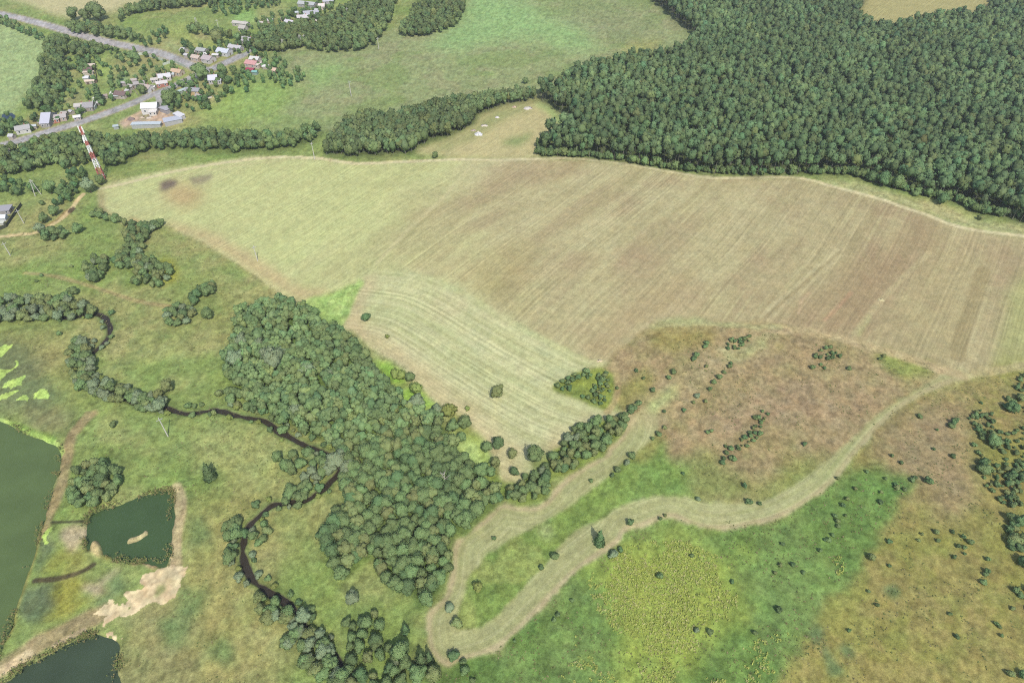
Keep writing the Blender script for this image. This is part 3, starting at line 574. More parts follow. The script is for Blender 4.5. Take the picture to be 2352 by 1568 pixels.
qk = PK[:-1, :-1].ravel(); V = np.stack([PX, PY, PZ], -1).reshape(-1, 3); C = PC.reshape(-1, 3)
M_meadow = ground_mat('meadow_grass', 0.9, 0.7, 0.55); M_stub = ground_mat('mown_stubble', 1.0, 0.45, 0.4, rows=0.5); M_sand = ground_mat('sand', 0.9, 0.25, 0.3); M_asph = ground_mat('asphalt', 3.0, 0.16, 0.1)
LAND = {0: ('meadow', M_meadow, 'rough green meadow and wild grass ground around the mown fields'), 1: ('far_field', M_stub, 'distant cream stubble fields beyond the trees'), 2: ('hay_field', M_stub, 'big tan cut hay field with diagonal mowing streaks'),
        3: ('pale_mown_field', M_stub, 'pale freshly mown field beside the riverside wood'), 4: ('mown_strip', M_stub, 'winding U shaped band of cut grass through green meadow'), 5: ('sandy_ground', M_sand, 'bare pale sand and trampled earth'), 6: ('dirt_track', M_sand, 'narrow pale dirt track along the field edge'), 7: ('road', M_asph, 'grey asphalt road with a junction by the village')}
for k, (nm, mt, lb) in LAND.items():
    q = quads[qk == k]; u, inv = np.unique(q, return_inverse=True)
    me = mesh_np(nm, V[u], inv.reshape(-1, 4), C[u], True); me.materials.append(mt)
    if mt is M_stub: me.attributes.new('Row', 'FLOAT', 'POINT').data.foreach_set('value', PR.ravel()[u].astype(np.float32))
    tag(link(bpy.data.objects.new(nm, me)), lb, kind='structure')
def zat(x, y): return float(hgt(np.array([x]), np.array([y]))[0])
def sheet(name, poly, z, mt, label):
    me = bpy.data.meshes.new(name); me.from_pydata([(p[0], p[1], z) for p in poly], [], [tuple(range(len(poly)))]); me.update(); me.materials.append(mt)
    return tag(link(bpy.data.objects.new(name, me)), label, kind='structure')
def grow(poly, d):
    c = poly.mean(0); v = poly - c; return c + v * (1 + d / np.hypot(v[:, 0], v[:, 1]))[:, None]
for nm, pl, c, lb in (('pond', POND1, (105, 125, 76), 'large murky green pond beside the brown dam path'), ('pond', POND2, (80, 104, 66), 'dark green pond with small sand islands'), ('pond', POND3, (76, 92, 70), 'dark teal pond below the sandy road'),
                      ('pond', W([(4, 262), (18, 258), (34, 264), (30, 271), (14, 273), (4, 270)]), (58, 74, 84), 'small dark blue pool among village trees')):
    x0, y0 = pl.mean(0); zl = min(zat(*p) for p in pl[::4])
    sheet(nm, grow(pl, 2.0), zl - 0.55, water_mat('pond_water', alb(*c) * 0.95), lb)
n = len(rl); tg = np.gradient(rl, axis=0); tg /= np.hypot(tg[:, 0], tg[:, 1])[:, None]; nn = np.stack([-tg[:, 1], tg[:, 0]], 1)
zr = hgt(rl[:, 0], rl[:, 1]); zr = np.convolve(np.pad(zr, 10, mode='edge'), np.ones(21) / 21, 'valid') - 0.55
rv = np.concatenate([np.column_stack([rl - nn * 1.9, zr]), np.column_stack([rl + nn * 1.9, zr])])
me = mesh_np('river', rv, np.array([(i + 1, i, n + i, n + i + 1) for i in range(n - 1)])); me.materials.append(water_mat('river_water', alb(68, 62, 52)))
tag(link(bpy.data.objects.new('river', me)), 'narrow dark winding river between tree lined banks', kind='structure')

# ------------------------------------------------------------------ vegetation: prototypes
rng = np.random.default_rng(5)
def cards(n, lobes, size, seed, flat=0.5, soft=0.72):
    """leaf sprays spread over a set of lobes: quads (n*4,3) and a tint per corner"""
    g = np.random.default_rng(seed); L = np.array(lobes, float)           # x, y, z, rx, rz
    a = L[:, 3] ** 2 * 1.0; k = g.choice(len(L), n, p=a / a.sum()); L = L[k]
    d = g.normal(size=(n, 3)); d[:, 2] += 0.25; d /= np.linalg.norm(d, axis=1)[:, None]
    r = g.uniform(0.62, 1.06, n) ** 0.6
    c = L[:, :3] + d * np.stack([L[:, 3], L[:, 3], L[:, 4]], 1) * r[:, None]
    nrm = d + g.normal(size=(n, 3)) * flat; nrm /= np.linalg.norm(nrm, axis=1)[:, None]
    t = np.cross(nrm, g.normal(size=(n, 3))); t /= np.linalg.norm(t, axis=1)[:, None]; b = np.cross(nrm, t)
    s = size * g.uniform(0.6, 1.3, n)[:, None]; w = g.uniform(0.6, 1.0, n)[:, None]
    q = np.stack([c - t * s - b * s * w * 0.5, c + t * s * 0.4 - b * s * w, c + t * s + b * s * w * 0.4, c - t * s * 0.3 + b * s * w], 1)
    tint = (0.88 + 0.24 * g.random(n))[:, None] * np.stack([1 + 0.06 * g.normal(size=n), np.ones(n), 1 + 0.05 * g.normal(size=n)], 1)
    mid_ = np.array(lobes, float)[:, :3].mean(0); oc = c - mid_; oc /= np.linalg.norm(oc, axis=1)[:, None] + 1e-6
    nn_ = soft * (0.55 * d + 0.55 * oc + np.array([0, 0, 0.12])) + (1 - soft) * nrm; nn_ /= np.linalg.norm(nn_, axis=1)[:, None]
    return q.reshape(-1, 3), np.repeat(np.clip(tint, 0.4, 1.7), 4, 0), np.repeat(nn_, 4, 0)
def ico(sub):
    p = (1 + 5 ** 0.5) / 2; v = [(-1, p, 0), (1, p, 0), (-1, -p, 0), (1, -p, 0), (0, -1, p), (0, 1, p), (0, -1, -p), (0, 1, -p), (p, 0, -1), (p, 0, 1), (-p, 0, -1), (-p, 0, 1)]
    f = [(0, 11, 5), (0, 5, 1), (0, 1, 7), (0, 7, 10), (0, 10, 11), (1, 5, 9), (5, 11, 4), (11, 10, 2), (10, 7, 6), (7, 1, 8), (3, 9, 4), (3, 4, 2), (3, 2, 6), (3, 6, 8), (3, 8, 9), (4, 9, 5), (2, 4, 11), (6, 2, 10), (8, 6, 7), (9, 8, 1)]
    v = [np.array(q) / np.linalg.norm(q) for q in v]
    for _ in range(sub):
        mid_c = {}; nf = []
        def m_(a, b):
            k = (min(a, b), max(a, b))
            if k not in mid_c: q = v[a] + v[b]; v.append(q / np.linalg.norm(q)); mid_c[k] = len(v) - 1
            return mid_c[k]
        for a, b, c in f:
            x, y, z = m_(a, b), m_(b, c), m_(c, a); nf += [(a, x, z), (b, y, x), (c, z, y), (x, y, z)]
        f = nf
    return np.array(v), np.array(f)
ICO = [ico(0), ico(1), ico(2)]
def crown(n, lobes, size, seed, sub=1, lsub=0, nl=99, fill_=0.86):
    """a lumpy leaf mass per lobe, covered with leaf sprays: verts, tris, tint, normals"""
    g = np.random.default_rng(seed + 7); q, tq, nq = cards(n, lobes, size, seed); k = np.arange(len(q)).reshape(-1, 4)
    V_ = [q]; T_ = [tq]; N_ = [nq]; F_ = [np.concatenate([k[:, [0, 1, 2]], k[:, [0, 2, 3]]])]; b = len(q)
    for i, L in enumerate(lobes[:nl]):
        u, f = ICO[sub if i == 0 else lsub]; ph = g.uniform(0, 9, 3)
        r = fill_ * (0.9 + 0.13 * np.sin(u[:, 0] * 5 + ph[0]) * np.sin(u[:, 1] * 5 + ph[1]) + 0.1 * np.sin(u[:, 2] * 6 + ph[2]) + g.normal(size=len(u)) * 0.05)
        V_.append(np.array(L[:3]) + u * r[:, None] * np.array([L[3], L[3], L[4]])); N_.append(u); F_.append(f + b); b += len(u)
        T_.append(np.repeat((0.94 + 0.12 * g.random(len(u)))[:, None], 3, 1))
    return np.concatenate(V_), np.concatenate(F_), np.concatenate(T_), np.concatenate(N_)
def lobes_round(h, r, z0, n, g):
    L = [(0, 0, z0 + (h - z0) * 0.5, r * 0.78, (h - z0) * 0.48)]
    for i in range(n):
        a = g.uniform(0, 6.28); e = g.uniform(0.0, 1.0); rr = r * g.uniform(0.35, 0.72) * math.sqrt(max(0.05, 1 - (e * 1.7 - 0.8) ** 2 * 0.6)); q = r * g.uniform(0.34, 0.5)
        L.append((rr * math.cos(a), rr * math.sin(a), z0 + (h - z0) * (0.22 + 0.6 * e), q, q * 0.9))
    return L
def lobes_cone(h, r, n, g):
    L = []
    for i in range(n):
        t = i / (n - 1); q = r * (1 - t) ** 0.8 * 0.9 + 0.12
        L.append((g.normal() * 0.08, g.normal() * 0.08, 0.08 * h + t * h * 0.9, q, max(0.25, h / n * 0.8)))
    return L
def trunk_mesh(h, r, mt, g, limbs=4):
    b = MB(); b.tube((0, 0, -0.3), (0.05 * h * g.normal() * 0.3, 0.03 * h * g.normal(), h * 0.55), r, r * 0.55, 6)
    b.tube((0, 0, h * 0.5), (0.1 * g.normal(), 0.1 * g.normal(), h * 0.85), r * 0.5, r * 0.15, 5)
    for i in range(limbs):
        a = g.uniform(0, 6.28); z = h * g.uniform(0.3, 0.55); l = h * g.uniform(0.2, 0.32)
        b.tube((0, 0, z), (l * math.cos(a), l * math.sin(a), z + l * 0.8), r * 0.35, r * 0.1, 4)
    return b.mesh('trunk', mt)
M_bark = paint('bark', (0.10, 0.08, 0.06), 0.9, 3, 0.35); M_trunk = paint('grey_bark', (0.17, 0.16, 0.13), 0.9, 3, 0.3); M_birch = paint('pale_bark', (0.38, 0.36, 0.32), 0.85, 4, 0.3)
def L_(r, g_, b_): return tuple(lin((r, g_, b_)))
LEAF = {'green': leaf_mat('leaf_green', L_(120, 143, 92), 0.35, 0.3), 'dark': leaf_mat('leaf_dark', L_(100, 126, 82), 0.3), 'silver': leaf_mat('leaf_silver', L_(136, 152, 116), 0.25, 0.3),
        'lime': leaf_mat('leaf_lime', L_(136, 150, 82), 0.3), 'forest': leaf_mat('leaf_forest', L_(108, 128, 84), 0.0, 0.36), 'olive': leaf_mat('leaf_olive', L_(130, 142, 90), 0.3)}
PROTO = {}
def proto(kind, i, h, r, z0, n, size, mt, shape='round', bark=None, nl=8):
    g = np.random.default_rng(hash_(kind) + i)
    lb = lobes_round(h, r, z0, nl, g) if shape == 'round' else lobes_cone(h, r, 9, g)
    v, fc, t, nv = crown(n, lb, size, hash_(kind) + 100 + i, 2, 1)
    v[:, 2] = np.maximum(v[:, 2], 0.02)
    me = mesh_np('crown', v, fc, t, nrm=nv); me.materials.append(LEAF[mt])
    PROTO.setdefault(kind, []).append((me, trunk_mesh(h, 0.035 * h if shape == 'round' else 0.02 * h, bark or M_bark, g), v, t))
def hash_(s): return sum((i + 1) * ord(c) for i, c in enumerate(s)) % 9973
for i in range(6):
    proto('tree', i, 7.0, 2.6 + 0.3 * (i % 3), 0.7, 1100, 0.2, ('green', 'green', 'dark', 'green', 'olive', 'green')[i])
    proto('shrub', i, 2.2, 1.25 + 0.15 * (i % 3), 0.15, 420, 0.13, ('green', 'dark', 'green', 'olive', 'dark', 'green')[i], nl=6)
for i in range(3):
    proto('willow', i, 6.2, 2.9, 0.9, 1100, 0.2, ('silver', 'green', 'olive')[i], nl=10)
    proto('lime', i, 4.0, 2.0, 0.3, 700, 0.17, 'lime', nl=7)
    proto('cone', i, 6.0, 1.5, 0, 700, 0.17, 'dark', 'cone')
    proto('silver_shrub', i, 2.4, 1.4, 0.15, 420, 0.13, 'silver', nl=6)
FARP = []
for i in range(8):                           # lighter crowns for the massed woods
    g = np.random.default_rng(900 + i)
    tall = False
    lb = lobes_cone(14, 2.0, 9, g) if tall else lobes_round(13.4, 2.75 + 0.3 * (i % 3), 6.4, 7, g)
    FARP.append(crown(44, lb, 0.5, 950 + i, 1, 0, 3 if not tall else 5))
MIDP = []
for i in range(6):
    g = np.random.default_rng(800 + i); MIDP.append(crown(70, lobes_round(7, 2.7 + 0.2 * (i % 3), 0.9, 6, g), 0.36, 850 + i, 1, 0, 7))
def scatter(poly, sp, seed, jit=0.42):
    g = np.random.default_rng(seed); x0, y0 = poly.min(0); x1, y1 = poly.max(0); ry = sp * 0.866
    ix, iy = np.meshgrid(np.arange(x0, x1 + sp, sp), np.arange(y0, y1 + ry, ry))
    ix = ix + (np.arange(ix.shape[0]) % 2)[:, None] * sp / 2
    x = (ix + g.uniform(-jit, jit, ix.shape) * sp).ravel(); y = (iy + g.uniform(-jit, jit, ix.shape) * sp).ravel()
    k = inpoly(x, y, poly); return np.stack([x[k], y[k]], 1)
def mass(name, pts, protos, smin, smax, mt, label, seed, base=(1, 1, 1), trunks=0, thin=1.0, cat=None, hvar=None):
    """many trees that read as one wood: a single object"""
    g = np.random.default_rng(seed); vs = []; ts = []; tv = []; nv = []; fs = []; off = 0
    z = hgt(pts[:, 0], pts[:, 1]); lo = fbm(pts[:, 0] / 35, pts[:, 1] / 35, seed, 3)
    for i, (x, y) in enumerate(pts):
        v, f_, t, w = protos[g.integers(len(protos))]; fs.append(f_ + off); off += len(v); s = smin + (smax - smin) * g.beta(1.3, 1.5); a = g.uniform(0, 6.28); sw = s * g.uniform(0.85, 1.2)
        c, n_ = math.cos(a), math.sin(a)
        vs.append(np.stack([(v[:, 0] * c - v[:, 1] * n_) * sw + x, (v[:, 0] * n_ + v[:, 1] * c) * sw + y, v[:, 2] * s + z[i] - 0.1], 1))
        nv.append(np.stack([w[:, 0] * c - w[:, 1] * n_, w[:, 0] * n_ + w[:, 1] * c, w[:, 2]], 1))
        hue = g.normal(); val = g.uniform(0.74, 1.24) * (0.7 + 0.6 * lo[i]) * (1.25 if g.random() < 0.04 else 1.0)
        ts.append(t * val * np.array([1 + 0.08 * hue, 1.0, 1 - 0.03 * hue + 0.04 * g.normal()]) * np.array(base))
        if trunks: 
            r = 0.14 * s; hh = trunks * s
            tv.append(np.array([(x - r, y - r, z[i] - .3), (x + r, y - r, z[i] - .3), (x, y + r, z[i] - .3), (x - r * .5, y - r * .5, z[i] + hh), (x + r * .5, y - r * .5, z[i] + hh), (x, y + r * .5, z[i] + hh)]))
    v = np.concatenate(vs); me = mesh_np(name, v, np.concatenate(fs), np.clip(np.concatenate(ts), 0.2, 2.2), nrm=np.concatenate(nv)); me.materials.append(mt)
    root = tag(link(bpy.data.objects.new(name, me)), label, cat, kind='stuff')
    if trunks:
        b = np.concatenate(tv); nT = len(tv); o = np.arange(nT)[:, None, None] * 6
        f = (np.array([[0, 1, 4, 3], [1, 2, 5, 4], [2, 0, 3, 5]])[None] + o).reshape(-1, 4)
        tm = mesh_np('trunks', b, f); tm.materials.append(M_trunk); tag(link(bpy.data.objects.new('trunk', tm), root), kind='stuff')
    return root
def plant(kind, name, x, y, sc, label, cat, group=None, i=None, squash=1.0):
    p = PROTO[kind]; me, tr, v, t = p[random.randrange(len(p)) if i is None else i % len(p)]
    o = empty(name, (x, y, zat(x, y) - 0.05), random.uniform(0, 6.28), (sc * random.uniform(0.85, 1.2), sc * random.uniform(0.85, 1.2), sc * squash * random.uniform(0.8, 1.08))); tag(o, label, cat, group)
    link(bpy.data.objects.new('crown', me), o)
    if kind in ('shrub', 'silver_shrub'): link(bpy.data.objects.new('stem', tr), o)
    else: link(bpy.data.objects.new('trunk', tr), o)
    return o
SCALE = {'tree': 2.9, 'shrub': 1.35, 'willow': 3.0, 'lime': 2.05, 'cone': 1.5, 'silver_shrub': 1.45}
def at_px(kind, name, px, py, rpx, label, cat, group=None, squash=1.0, i=None):
    """a plant whose crown is rpx survey units in radius, foot at the outline's lower edge"""
    x, y, z = G1(px, py + rpx * 0.45); sc = rpx * mpp(px, py) / SCALE[kind] * random.uniform(1.1, 1.25)
    return plant(kind, name, x, y, sc, label, cat, group, i=0 if name == 'pale_tree' else i, squash=squash)

# ------------------------------------------------------------------ the woods
FPTS = scatter(W(WOODS['forest']), 4.15, 3, 0.5)
mass('birch_forest', FPTS, FARP, 0.72, 1.22, LEAF['forest'], 'dense dark green forest covering the hillside beyond the hay field', 31, trunks=6.5)
EDG = W([(1312, 292), (1290, 306), (1252, 332), (1238, 356), (1280, 361), (1360, 365), (1480, 381), (1590, 397), (1700, 403), (1850, 403), (1940, 403), (1990, 413), (2050, 431), (2120, 451), (2200, 466), (2245, 489), (2300, 499), (2480, 506)], False)
ge = np.random.default_rng(88); kk = np.repeat(np.arange(len(EDG) - 1), 5); tt_ = ge.random((len(kk), 1)); EP = EDG[kk] * (1 - tt_) + EDG[kk + 1] * tt_ + np.stack([ge.normal(size=len(kk)) * 1.2, np.abs(ge.normal(size=len(kk))) * 2.2], 1)
mass('edge_thicket', EP, MIDP, 0.35, 0.95, LEAF['forest'], 'thicket of bushes and young trees along the forest front', 34, (1.06, 1.08, 0.98))
mass('tree_belt', scatter(W(WOODS['belt']), 4.0, 4), [(v * np.array([1, 1, 1.25]), f_, t, n_) for v, f_, t, n_ in MIDP], 1.0, 1.3, LEAF['forest'], 'belt of grey green trees between the hay field and the far meadow', 32, (1.02, 1.03, 1.0), trunks=5)
mass('tree_belt', scatter(W(WOODS['belt2']), 4.0, 5), MIDP, 0.75, 1.2, LEAF['forest'], 'bushy tree belt below the village yard beside the lattice mast', 33, (1.05, 1.08, 0.98))
VIL = [
 ([(-40, 365), (30, 352), (110, 330), (190, 318), (240, 322), (245, 350), (220, 372), (150, 390), (90, 392), (20, 405), (-40, 410)], 4.6, 0.36, 0.62),
 ([(-40, 425), (0, 418), (60, 428), (90, 440), (80, 448), (20, 452), (-40, 440)], 4.5, 0.3, 0.45),
 ([(150, 410), (185, 395), (200, 410), (190, 430), (165, 470), (145, 480), (125, 475), (140, 450)], 3.8, 0.32, 0.5),
 ([(105, 100), (150, 92), (165, 108), (150, 140), (155, 170), (150, 215), (125, 245), (80, 258), (62, 245), (70, 215), (100, 180), (98, 150), (108, 125)], 5.0, 0.38, 0.62),
 ([(165, 108), (225, 108), (238, 125), (200, 135), (175, 135)], 5.0, 0.4, 0.6), ([(165, 160), (200, 140), (222, 150), (205, 165), (185, 172)], 4.8, 0.35, 0.5),
 ([(-20, 275), (30, 270), (70, 285), (95, 255), (130, 258), (120, 270), (70, 300), (30, 310), (-20, 315)], 6.0, 0.3, 0.5),
 ([(165, 82), (200, 85), (250, 90), (330, 100), (300, 80), (260, 72), (200, 62), (160, 65)], 5.5, 0.4, 0.6),
 ([(270, 60), (300, 38), (360, 28), (430, 20), (500, 14), (590, -10), (640, -40), (330, -40), (350, 0), (300, 25), (280, 40)], 5.0, 0.5, 0.75),
 ([(330, 105), (350, 80), (390, 70), (380, 95), (350, 110)], 6.0, 0.35, 0.5), ([(420, 75), (470, 72), (540, 90), (580, 85), (640, 105), (610, 125), (560, 100), (500, 88), (440, 82)], 5.5, 0.4, 0.6),
 ([(600, 75), (640, 70), (690, 60), (760, 40), (820, 10), (870, -40), (930, -40), (905, 30), (880, 80), (850, 112), (800, 122), (740, 122), (690, 112), (640, 125)], 4.8, 0.5, 0.8),
 ([(915, 78), (935, 50), (960, 10), (980, -40), (1060, -40), (1065, 30), (1050, 58), (1030, 72), (960, 86)], 4.8, 0.45, 0.7),
 ([(480, 175), (500, 165), (560, 160), (575, 190), (540, 200), (490, 195)], 6.5, 0.3, 0.5), ([(372, 232), (395, 222), (425, 232), (420, 248), (395, 258), (372, 250)], 4.6, 0.35, 0.5),
 ([(390, 205), (430, 185), (455, 190), (445, 205), (410, 212)], 5.5, 0.25, 0.4), ([(440, 225), (490, 245), (460, 262), (430, 250)], 6.5, 0.22, 0.38), ([(625, 170), (690, 165), (700, 185), (650, 205), (625, 195)], 5.5, 0.3, 0.45), ([(560, 130), (640, 130), (660, 150), (640, 170), (600, 165)], 6.5, 0.28, 0.45),
 ([(480, 20), (560, -10), (640, 0), (650, 15), (590, 25), (520, 40)], 6.0, 0.35, 0.55), ([(-20, 45), (20, 50), (100, 88), (95, 95), (20, 65), (-20, 60)], 5.5, 0.3, 0.45), ([(440, 120), (480, 128), (540, 118), (560, 112), (530, 105), (470, 110)], 7.0, 0.2, 0.36)]
VIL += [([(110, 190), (180, 130), (300, 115), (400, 150), (440, 165), (420, 180), (330, 215), (230, 250), (150, 275), (100, 285)], 9.5, 0.24, 0.4), ([(400, 100), (480, 110), (560, 105), (600, 120), (590, 140), (540, 125), (470, 150), (420, 135)], 8.0, 0.24, 0.4), ([(560, 60), (700, 20), (780, -20), (760, 30), (700, 60), (610, 75)], 7.0, 0.26, 0.42), ([(380, 215), (440, 190), (560, 170), (640, 190), (600, 200), (480, 250), (430, 245)], 8.5, 0.22, 0.38), ([(0, 290), (110, 285), (200, 262), (170, 282), (60, 305), (0, 325)], 8.0, 0.22, 0.4)]
vp = [(scatter(W(p), sp, 60 + i), a, b) for i, (p, sp, a, b) in enumerate(VIL)]
allv = np.concatenate([v[0] for v in vp]); szs = np.concatenate([np.full(len(v[0]), (v[1] + v[2]) / 2) for v in vp])
for q, (lo_, hi_, lb) in enumerate(((0, 0.46, 'low bushy trees around the village houses and road'), (0.46, 9, 'taller tree groups around the village and far roadside'))):
    k = (szs >= lo_) & (szs < hi_); mass('village_trees', allv[k], MIDP, 0.55 if q == 0 else 0.8, 0.95 if q == 0 else 1.3, LEAF['forest'], lb, 40 + q, (1.02, 1.06, 0.95))
# the wood by the river: nearest trees one by one, the rest as a mass
NW = scatter(W(NEARWOOD), 3.3, 6); gap = fbm(NW[:, 0] / 12, NW[:, 1] / 12, 90, 2); dn = np.hypot(NW[:, 0], NW[:, 1])
NW = NW[(gap > 0.42) | (dn > 124)]; dn = np.hypot(NW[:, 0], NW[:, 1]); NW = NW[np.argsort(dn)]
NI = 285
for x, y in NW[:NI]:
    ti = random.randrange(6); ts_ = random.uniform(0.74, 1.05)
    plant('tree', 'broadleaf_tree', x, y, ts_, ('tall ' if ts_ > 0.92 else 'low ') + ('green', 'green', 'dark green', 'green', 'olive green', 'green')[ti] + ' broadleaf tree in the dense wood between river and mown field', 'tree', 'trees of the riverside wood', ti)
mass('wood_canopy', NW[NI:], MIDP, 0.8, 1.08, LEAF['green'], 'continuous green canopy of the riverside wood along the pale field', 51)
for px, py, r in ((632, 835, 26), (708, 852, 18), (755, 868, 14), (682, 945, 18), (778, 1062, 22), (800, 1080, 17), (760, 1078, 15), (960, 930, 18), (560, 790, 18), (545, 830, 20), (600, 800, 14), (655, 815, 16), (1005, 945, 16), (880, 960, 15)):
    at_px('willow', 'pale_tree', px, py, r, 'tall pale grey green tree standing out of the riverside wood', 'tree', 'pale trees in the riverside wood')
K1 = W([(600, 1368), (640, 1385), (665, 1395), (700, 1420), (735, 1455), (745, 1478), (772, 1520), (790, 1580), (740, 1580), (690, 1520), (640, 1452), (595, 1405)])
for x, y in scatter(K1, 3.3, 7): plant(random.choice(('tree', 'willow', 'willow')), 'riverside_tree', x, y, random.uniform(0.6, 0.95), 'grey green tree crowding the river bank below the last bend', 'tree', 'bank trees below the last bend')
K2 = W([(790, 1446), (808, 1418), (828, 1388), (863, 1400), (883, 1436), (888, 1476), (915, 1490), (940, 1502), (955, 1590), (815, 1590), (800, 1500)])
for x, y in scatter(K2, 3.6, 8): plant('tree', 'thicket_tree', x, y, random.uniform(0.5, 0.78), 'dark green tree of the thicket between river and strip end', 'tree', 'thicket trees by the strip end')
K3 = [([(-30, 705), (40, 690), (120, 685), (170, 690), (220, 712), (228, 728), (180, 735), (100, 742), (40, 738), (-30, 745)], 3.7), ([(165, 800), (195, 785), (212, 815), (225, 855), (270, 890), (330, 905), (372, 912), (380, 942), (340, 950), (290, 932), (228, 915), (182, 886), (158, 845)], 3.2)]
for pl, sp in K3:
    for x, y in scatter(W(pl), sp, 9):
        ti = random.randrange(3); plant('willow', 'willow', x, y, random.uniform(0.55, 0.9), ('silvery', 'green', 'olive')[ti] + ' willow lining the upper river bends', 'tree', 'trees lining the upper river', ti)
for pl, sp, lb, gp in (([(540, 1205), (562, 1200), (566, 1240), (552, 1260), (548, 1300), (560, 1330), (540, 1320), (526, 1290), (515, 1250), (520, 1215)], 3.2, 'bush on the river bank west of the dark bend', 'bank bushes at the narrow bend'),
                       ([(575, 1215), (600, 1200), (625, 1240), (600, 1262), (575, 1270), (575, 1300), (598, 1320), (582, 1325), (566, 1280)], 3.4, 'bush on the inner side of the dark river bend', 'bank bushes inside the bend'),
                       ([(640, 1060), (690, 1045), (735, 1050), (765, 1065), (745, 1100), (700, 1110), (650, 1075)], 3.4, 'rounded tree on the meadow side of the river', 'trees on the meadow bank'),
                       ([(625, 1140), (680, 1120), (730, 1110), (745, 1130), (700, 1155), (640, 1165)], 3.4, 'bush along the river above the loop', 'bank bushes above the loop'),
                       ([(520, 905), (570, 900), (620, 945), (690, 985), (660, 995), (600, 965), (540, 935)], 4.2, 'low bush between river and riverside wood', 'bushes between river and wood'),
                       ([(200, 600), (240, 596), (252, 615), (245, 640), (215, 652), (198, 640)], 3.4, 'leafy tree in the compact clump beside the faint path', 'clump beside the faint path'),
                       ([(295, 540), (330, 525), (350, 530), (345, 560), (330, 590), (375, 600), (400, 640), (370, 660), (320, 660), (300, 625), (268, 620), (268, 590), (290, 580)], 3.7, 'grey green tree in the grove under the field corner', 'grove under the field corner'),
                       ([(388, 705), (415, 700), (440, 712), (452, 730), (430, 745), (395, 750), (385, 730)], 3.4, 'tree in the round clump on the valley meadow', 'round meadow clump'),
                       ([(425, 690), (460, 665), (490, 658), (492, 672), (465, 690), (440, 705)], 3.3, 'bush in the slanting row on the valley meadow', 'slanting bush row'),
                       ([(168, 1095), (200, 1070), (240, 1060), (275, 1070), (285, 1105), (270, 1140), (210, 1165), (178, 1165), (165, 1130)], 3.2, 'dark bush in the thicket between the two green ponds', 'thicket between ponds'),
                       ([(212, 490), (245, 495), (300, 515), (300, 522), (260, 512), (215, 500)], 2.8, 'low bush in the hedge at the field corner', 'hedge at the field corner'),
                       ([(325, 520), (375, 516), (360, 535), (340, 545)], 3.0, 'small tree at the field corner by the grove', 'trees at the field corner'),
                       ([(100, 535), (145, 530), (150, 550), (110, 555)], 3.3, 'bush beside the sandy footpath', 'bushes beside the footpath')):
    for x, y in scatter(W(pl), sp, 12):
        kd = random.choice(('tree', 'lime') if 'bush' in lb else ('tree', 'tree', 'willow')); sc = random.uniform(0.45, 0.68) if kd != 'lime' else random.uniform(0.65, 0.95)
        kd2 = 'shrub' if 'bush' in lb and kd == 'lime' else kd
        plant(kd2, 'bush' if 'bush' in lb else 'clump_tree', x, y, sc * (2.0 if kd2 == 'shrub' else 1.25), lb, 'bush' if 'bush' in lb else 'tree', gp)
rs_ = np.random.default_rng(77); acc = 0.0
for k in range(1, len(rl)):
    acc += math.hypot(*(rl[k] - rl[k - 1]))
    if acc < 2.6: continue
    acc = 0.0
    for sd in (-1, 1):
        if rs_.random() < 0.55:
            p = rl[k] + nn[k] * sd * rs_.uniform(1.9, 3.4); kd = ('shrub', 'shrub', 'lime', 'silver_shrub')[rs_.integers(4)]
            plant(kd, 'bank_bush', p[0], p[1], rs_.uniform(0.7, 1.25) * (0.6 if kd == 'lime' else 1), {'shrub': 'dark green', 'lime': 'yellow green', 'silver_shrub': 'pale'}[kd] + ' bush overhanging the river edge', 'bush', 'bushes along the river edge')
HW = W(HEDGE)
for x, y in scatter(HW, 2.9, 13): plant(random.choice(('tree', 'tree', 'tree', 'willow')), 'hedge_tree', x, y, random.uniform(0.5, 0.76), 'tree of the long thick hedge between two mown bands', 'tree', 'trees of the long hedge')
for x, y in scatter(W([(1272, 892), (1302, 870), (1342, 853), (1380, 850), (1400, 870), (1404, 895), (1386, 935), (1342, 916)]), 2.1, 14):
    if fbm(np.array([x / 9]), np.array([y / 9]), 7, 2)[0] > 0.4: plant('shrub', 'scrub_bush', x, y, random.uniform(0.5, 0.95), 'small dark bush on the pointed scrub island in the mown field', 'bush', 'scrub island bushes')
for pl, sp, lb, gp in (([(1655, 1060), (1662, 1030), (1690, 1015), (1720, 985), (1745, 945), (1765, 942), (1760, 975), (1740, 1015), (1700, 1035), (1690, 1055), (1670, 1068)], 2.2, 'small dark bush of the elongated patch on the brown meadow', 'elongated bush patch'),
                       ([(1860, 850), (1870, 818), (1890, 802), (1915, 800), (1932, 815), (1926, 832), (1895, 835), (1880, 850)], 2.6, 'small bush of the rounded patch on the brown meadow', 'rounded bush patch'),
                       ([(1668, 805), (1675, 785), (1700, 772), (1725, 772), (1715, 790), (1695, 805)], 1.9, 'bush of the dense green patch between mowing bands', 'dense patch between mowing bands')):
    for x, y in scatter(W(pl), sp, 15): plant('shrub', 'scrub_bush', x, y, random.uniform(0.45, 0.85), lb, 'bush', gp)
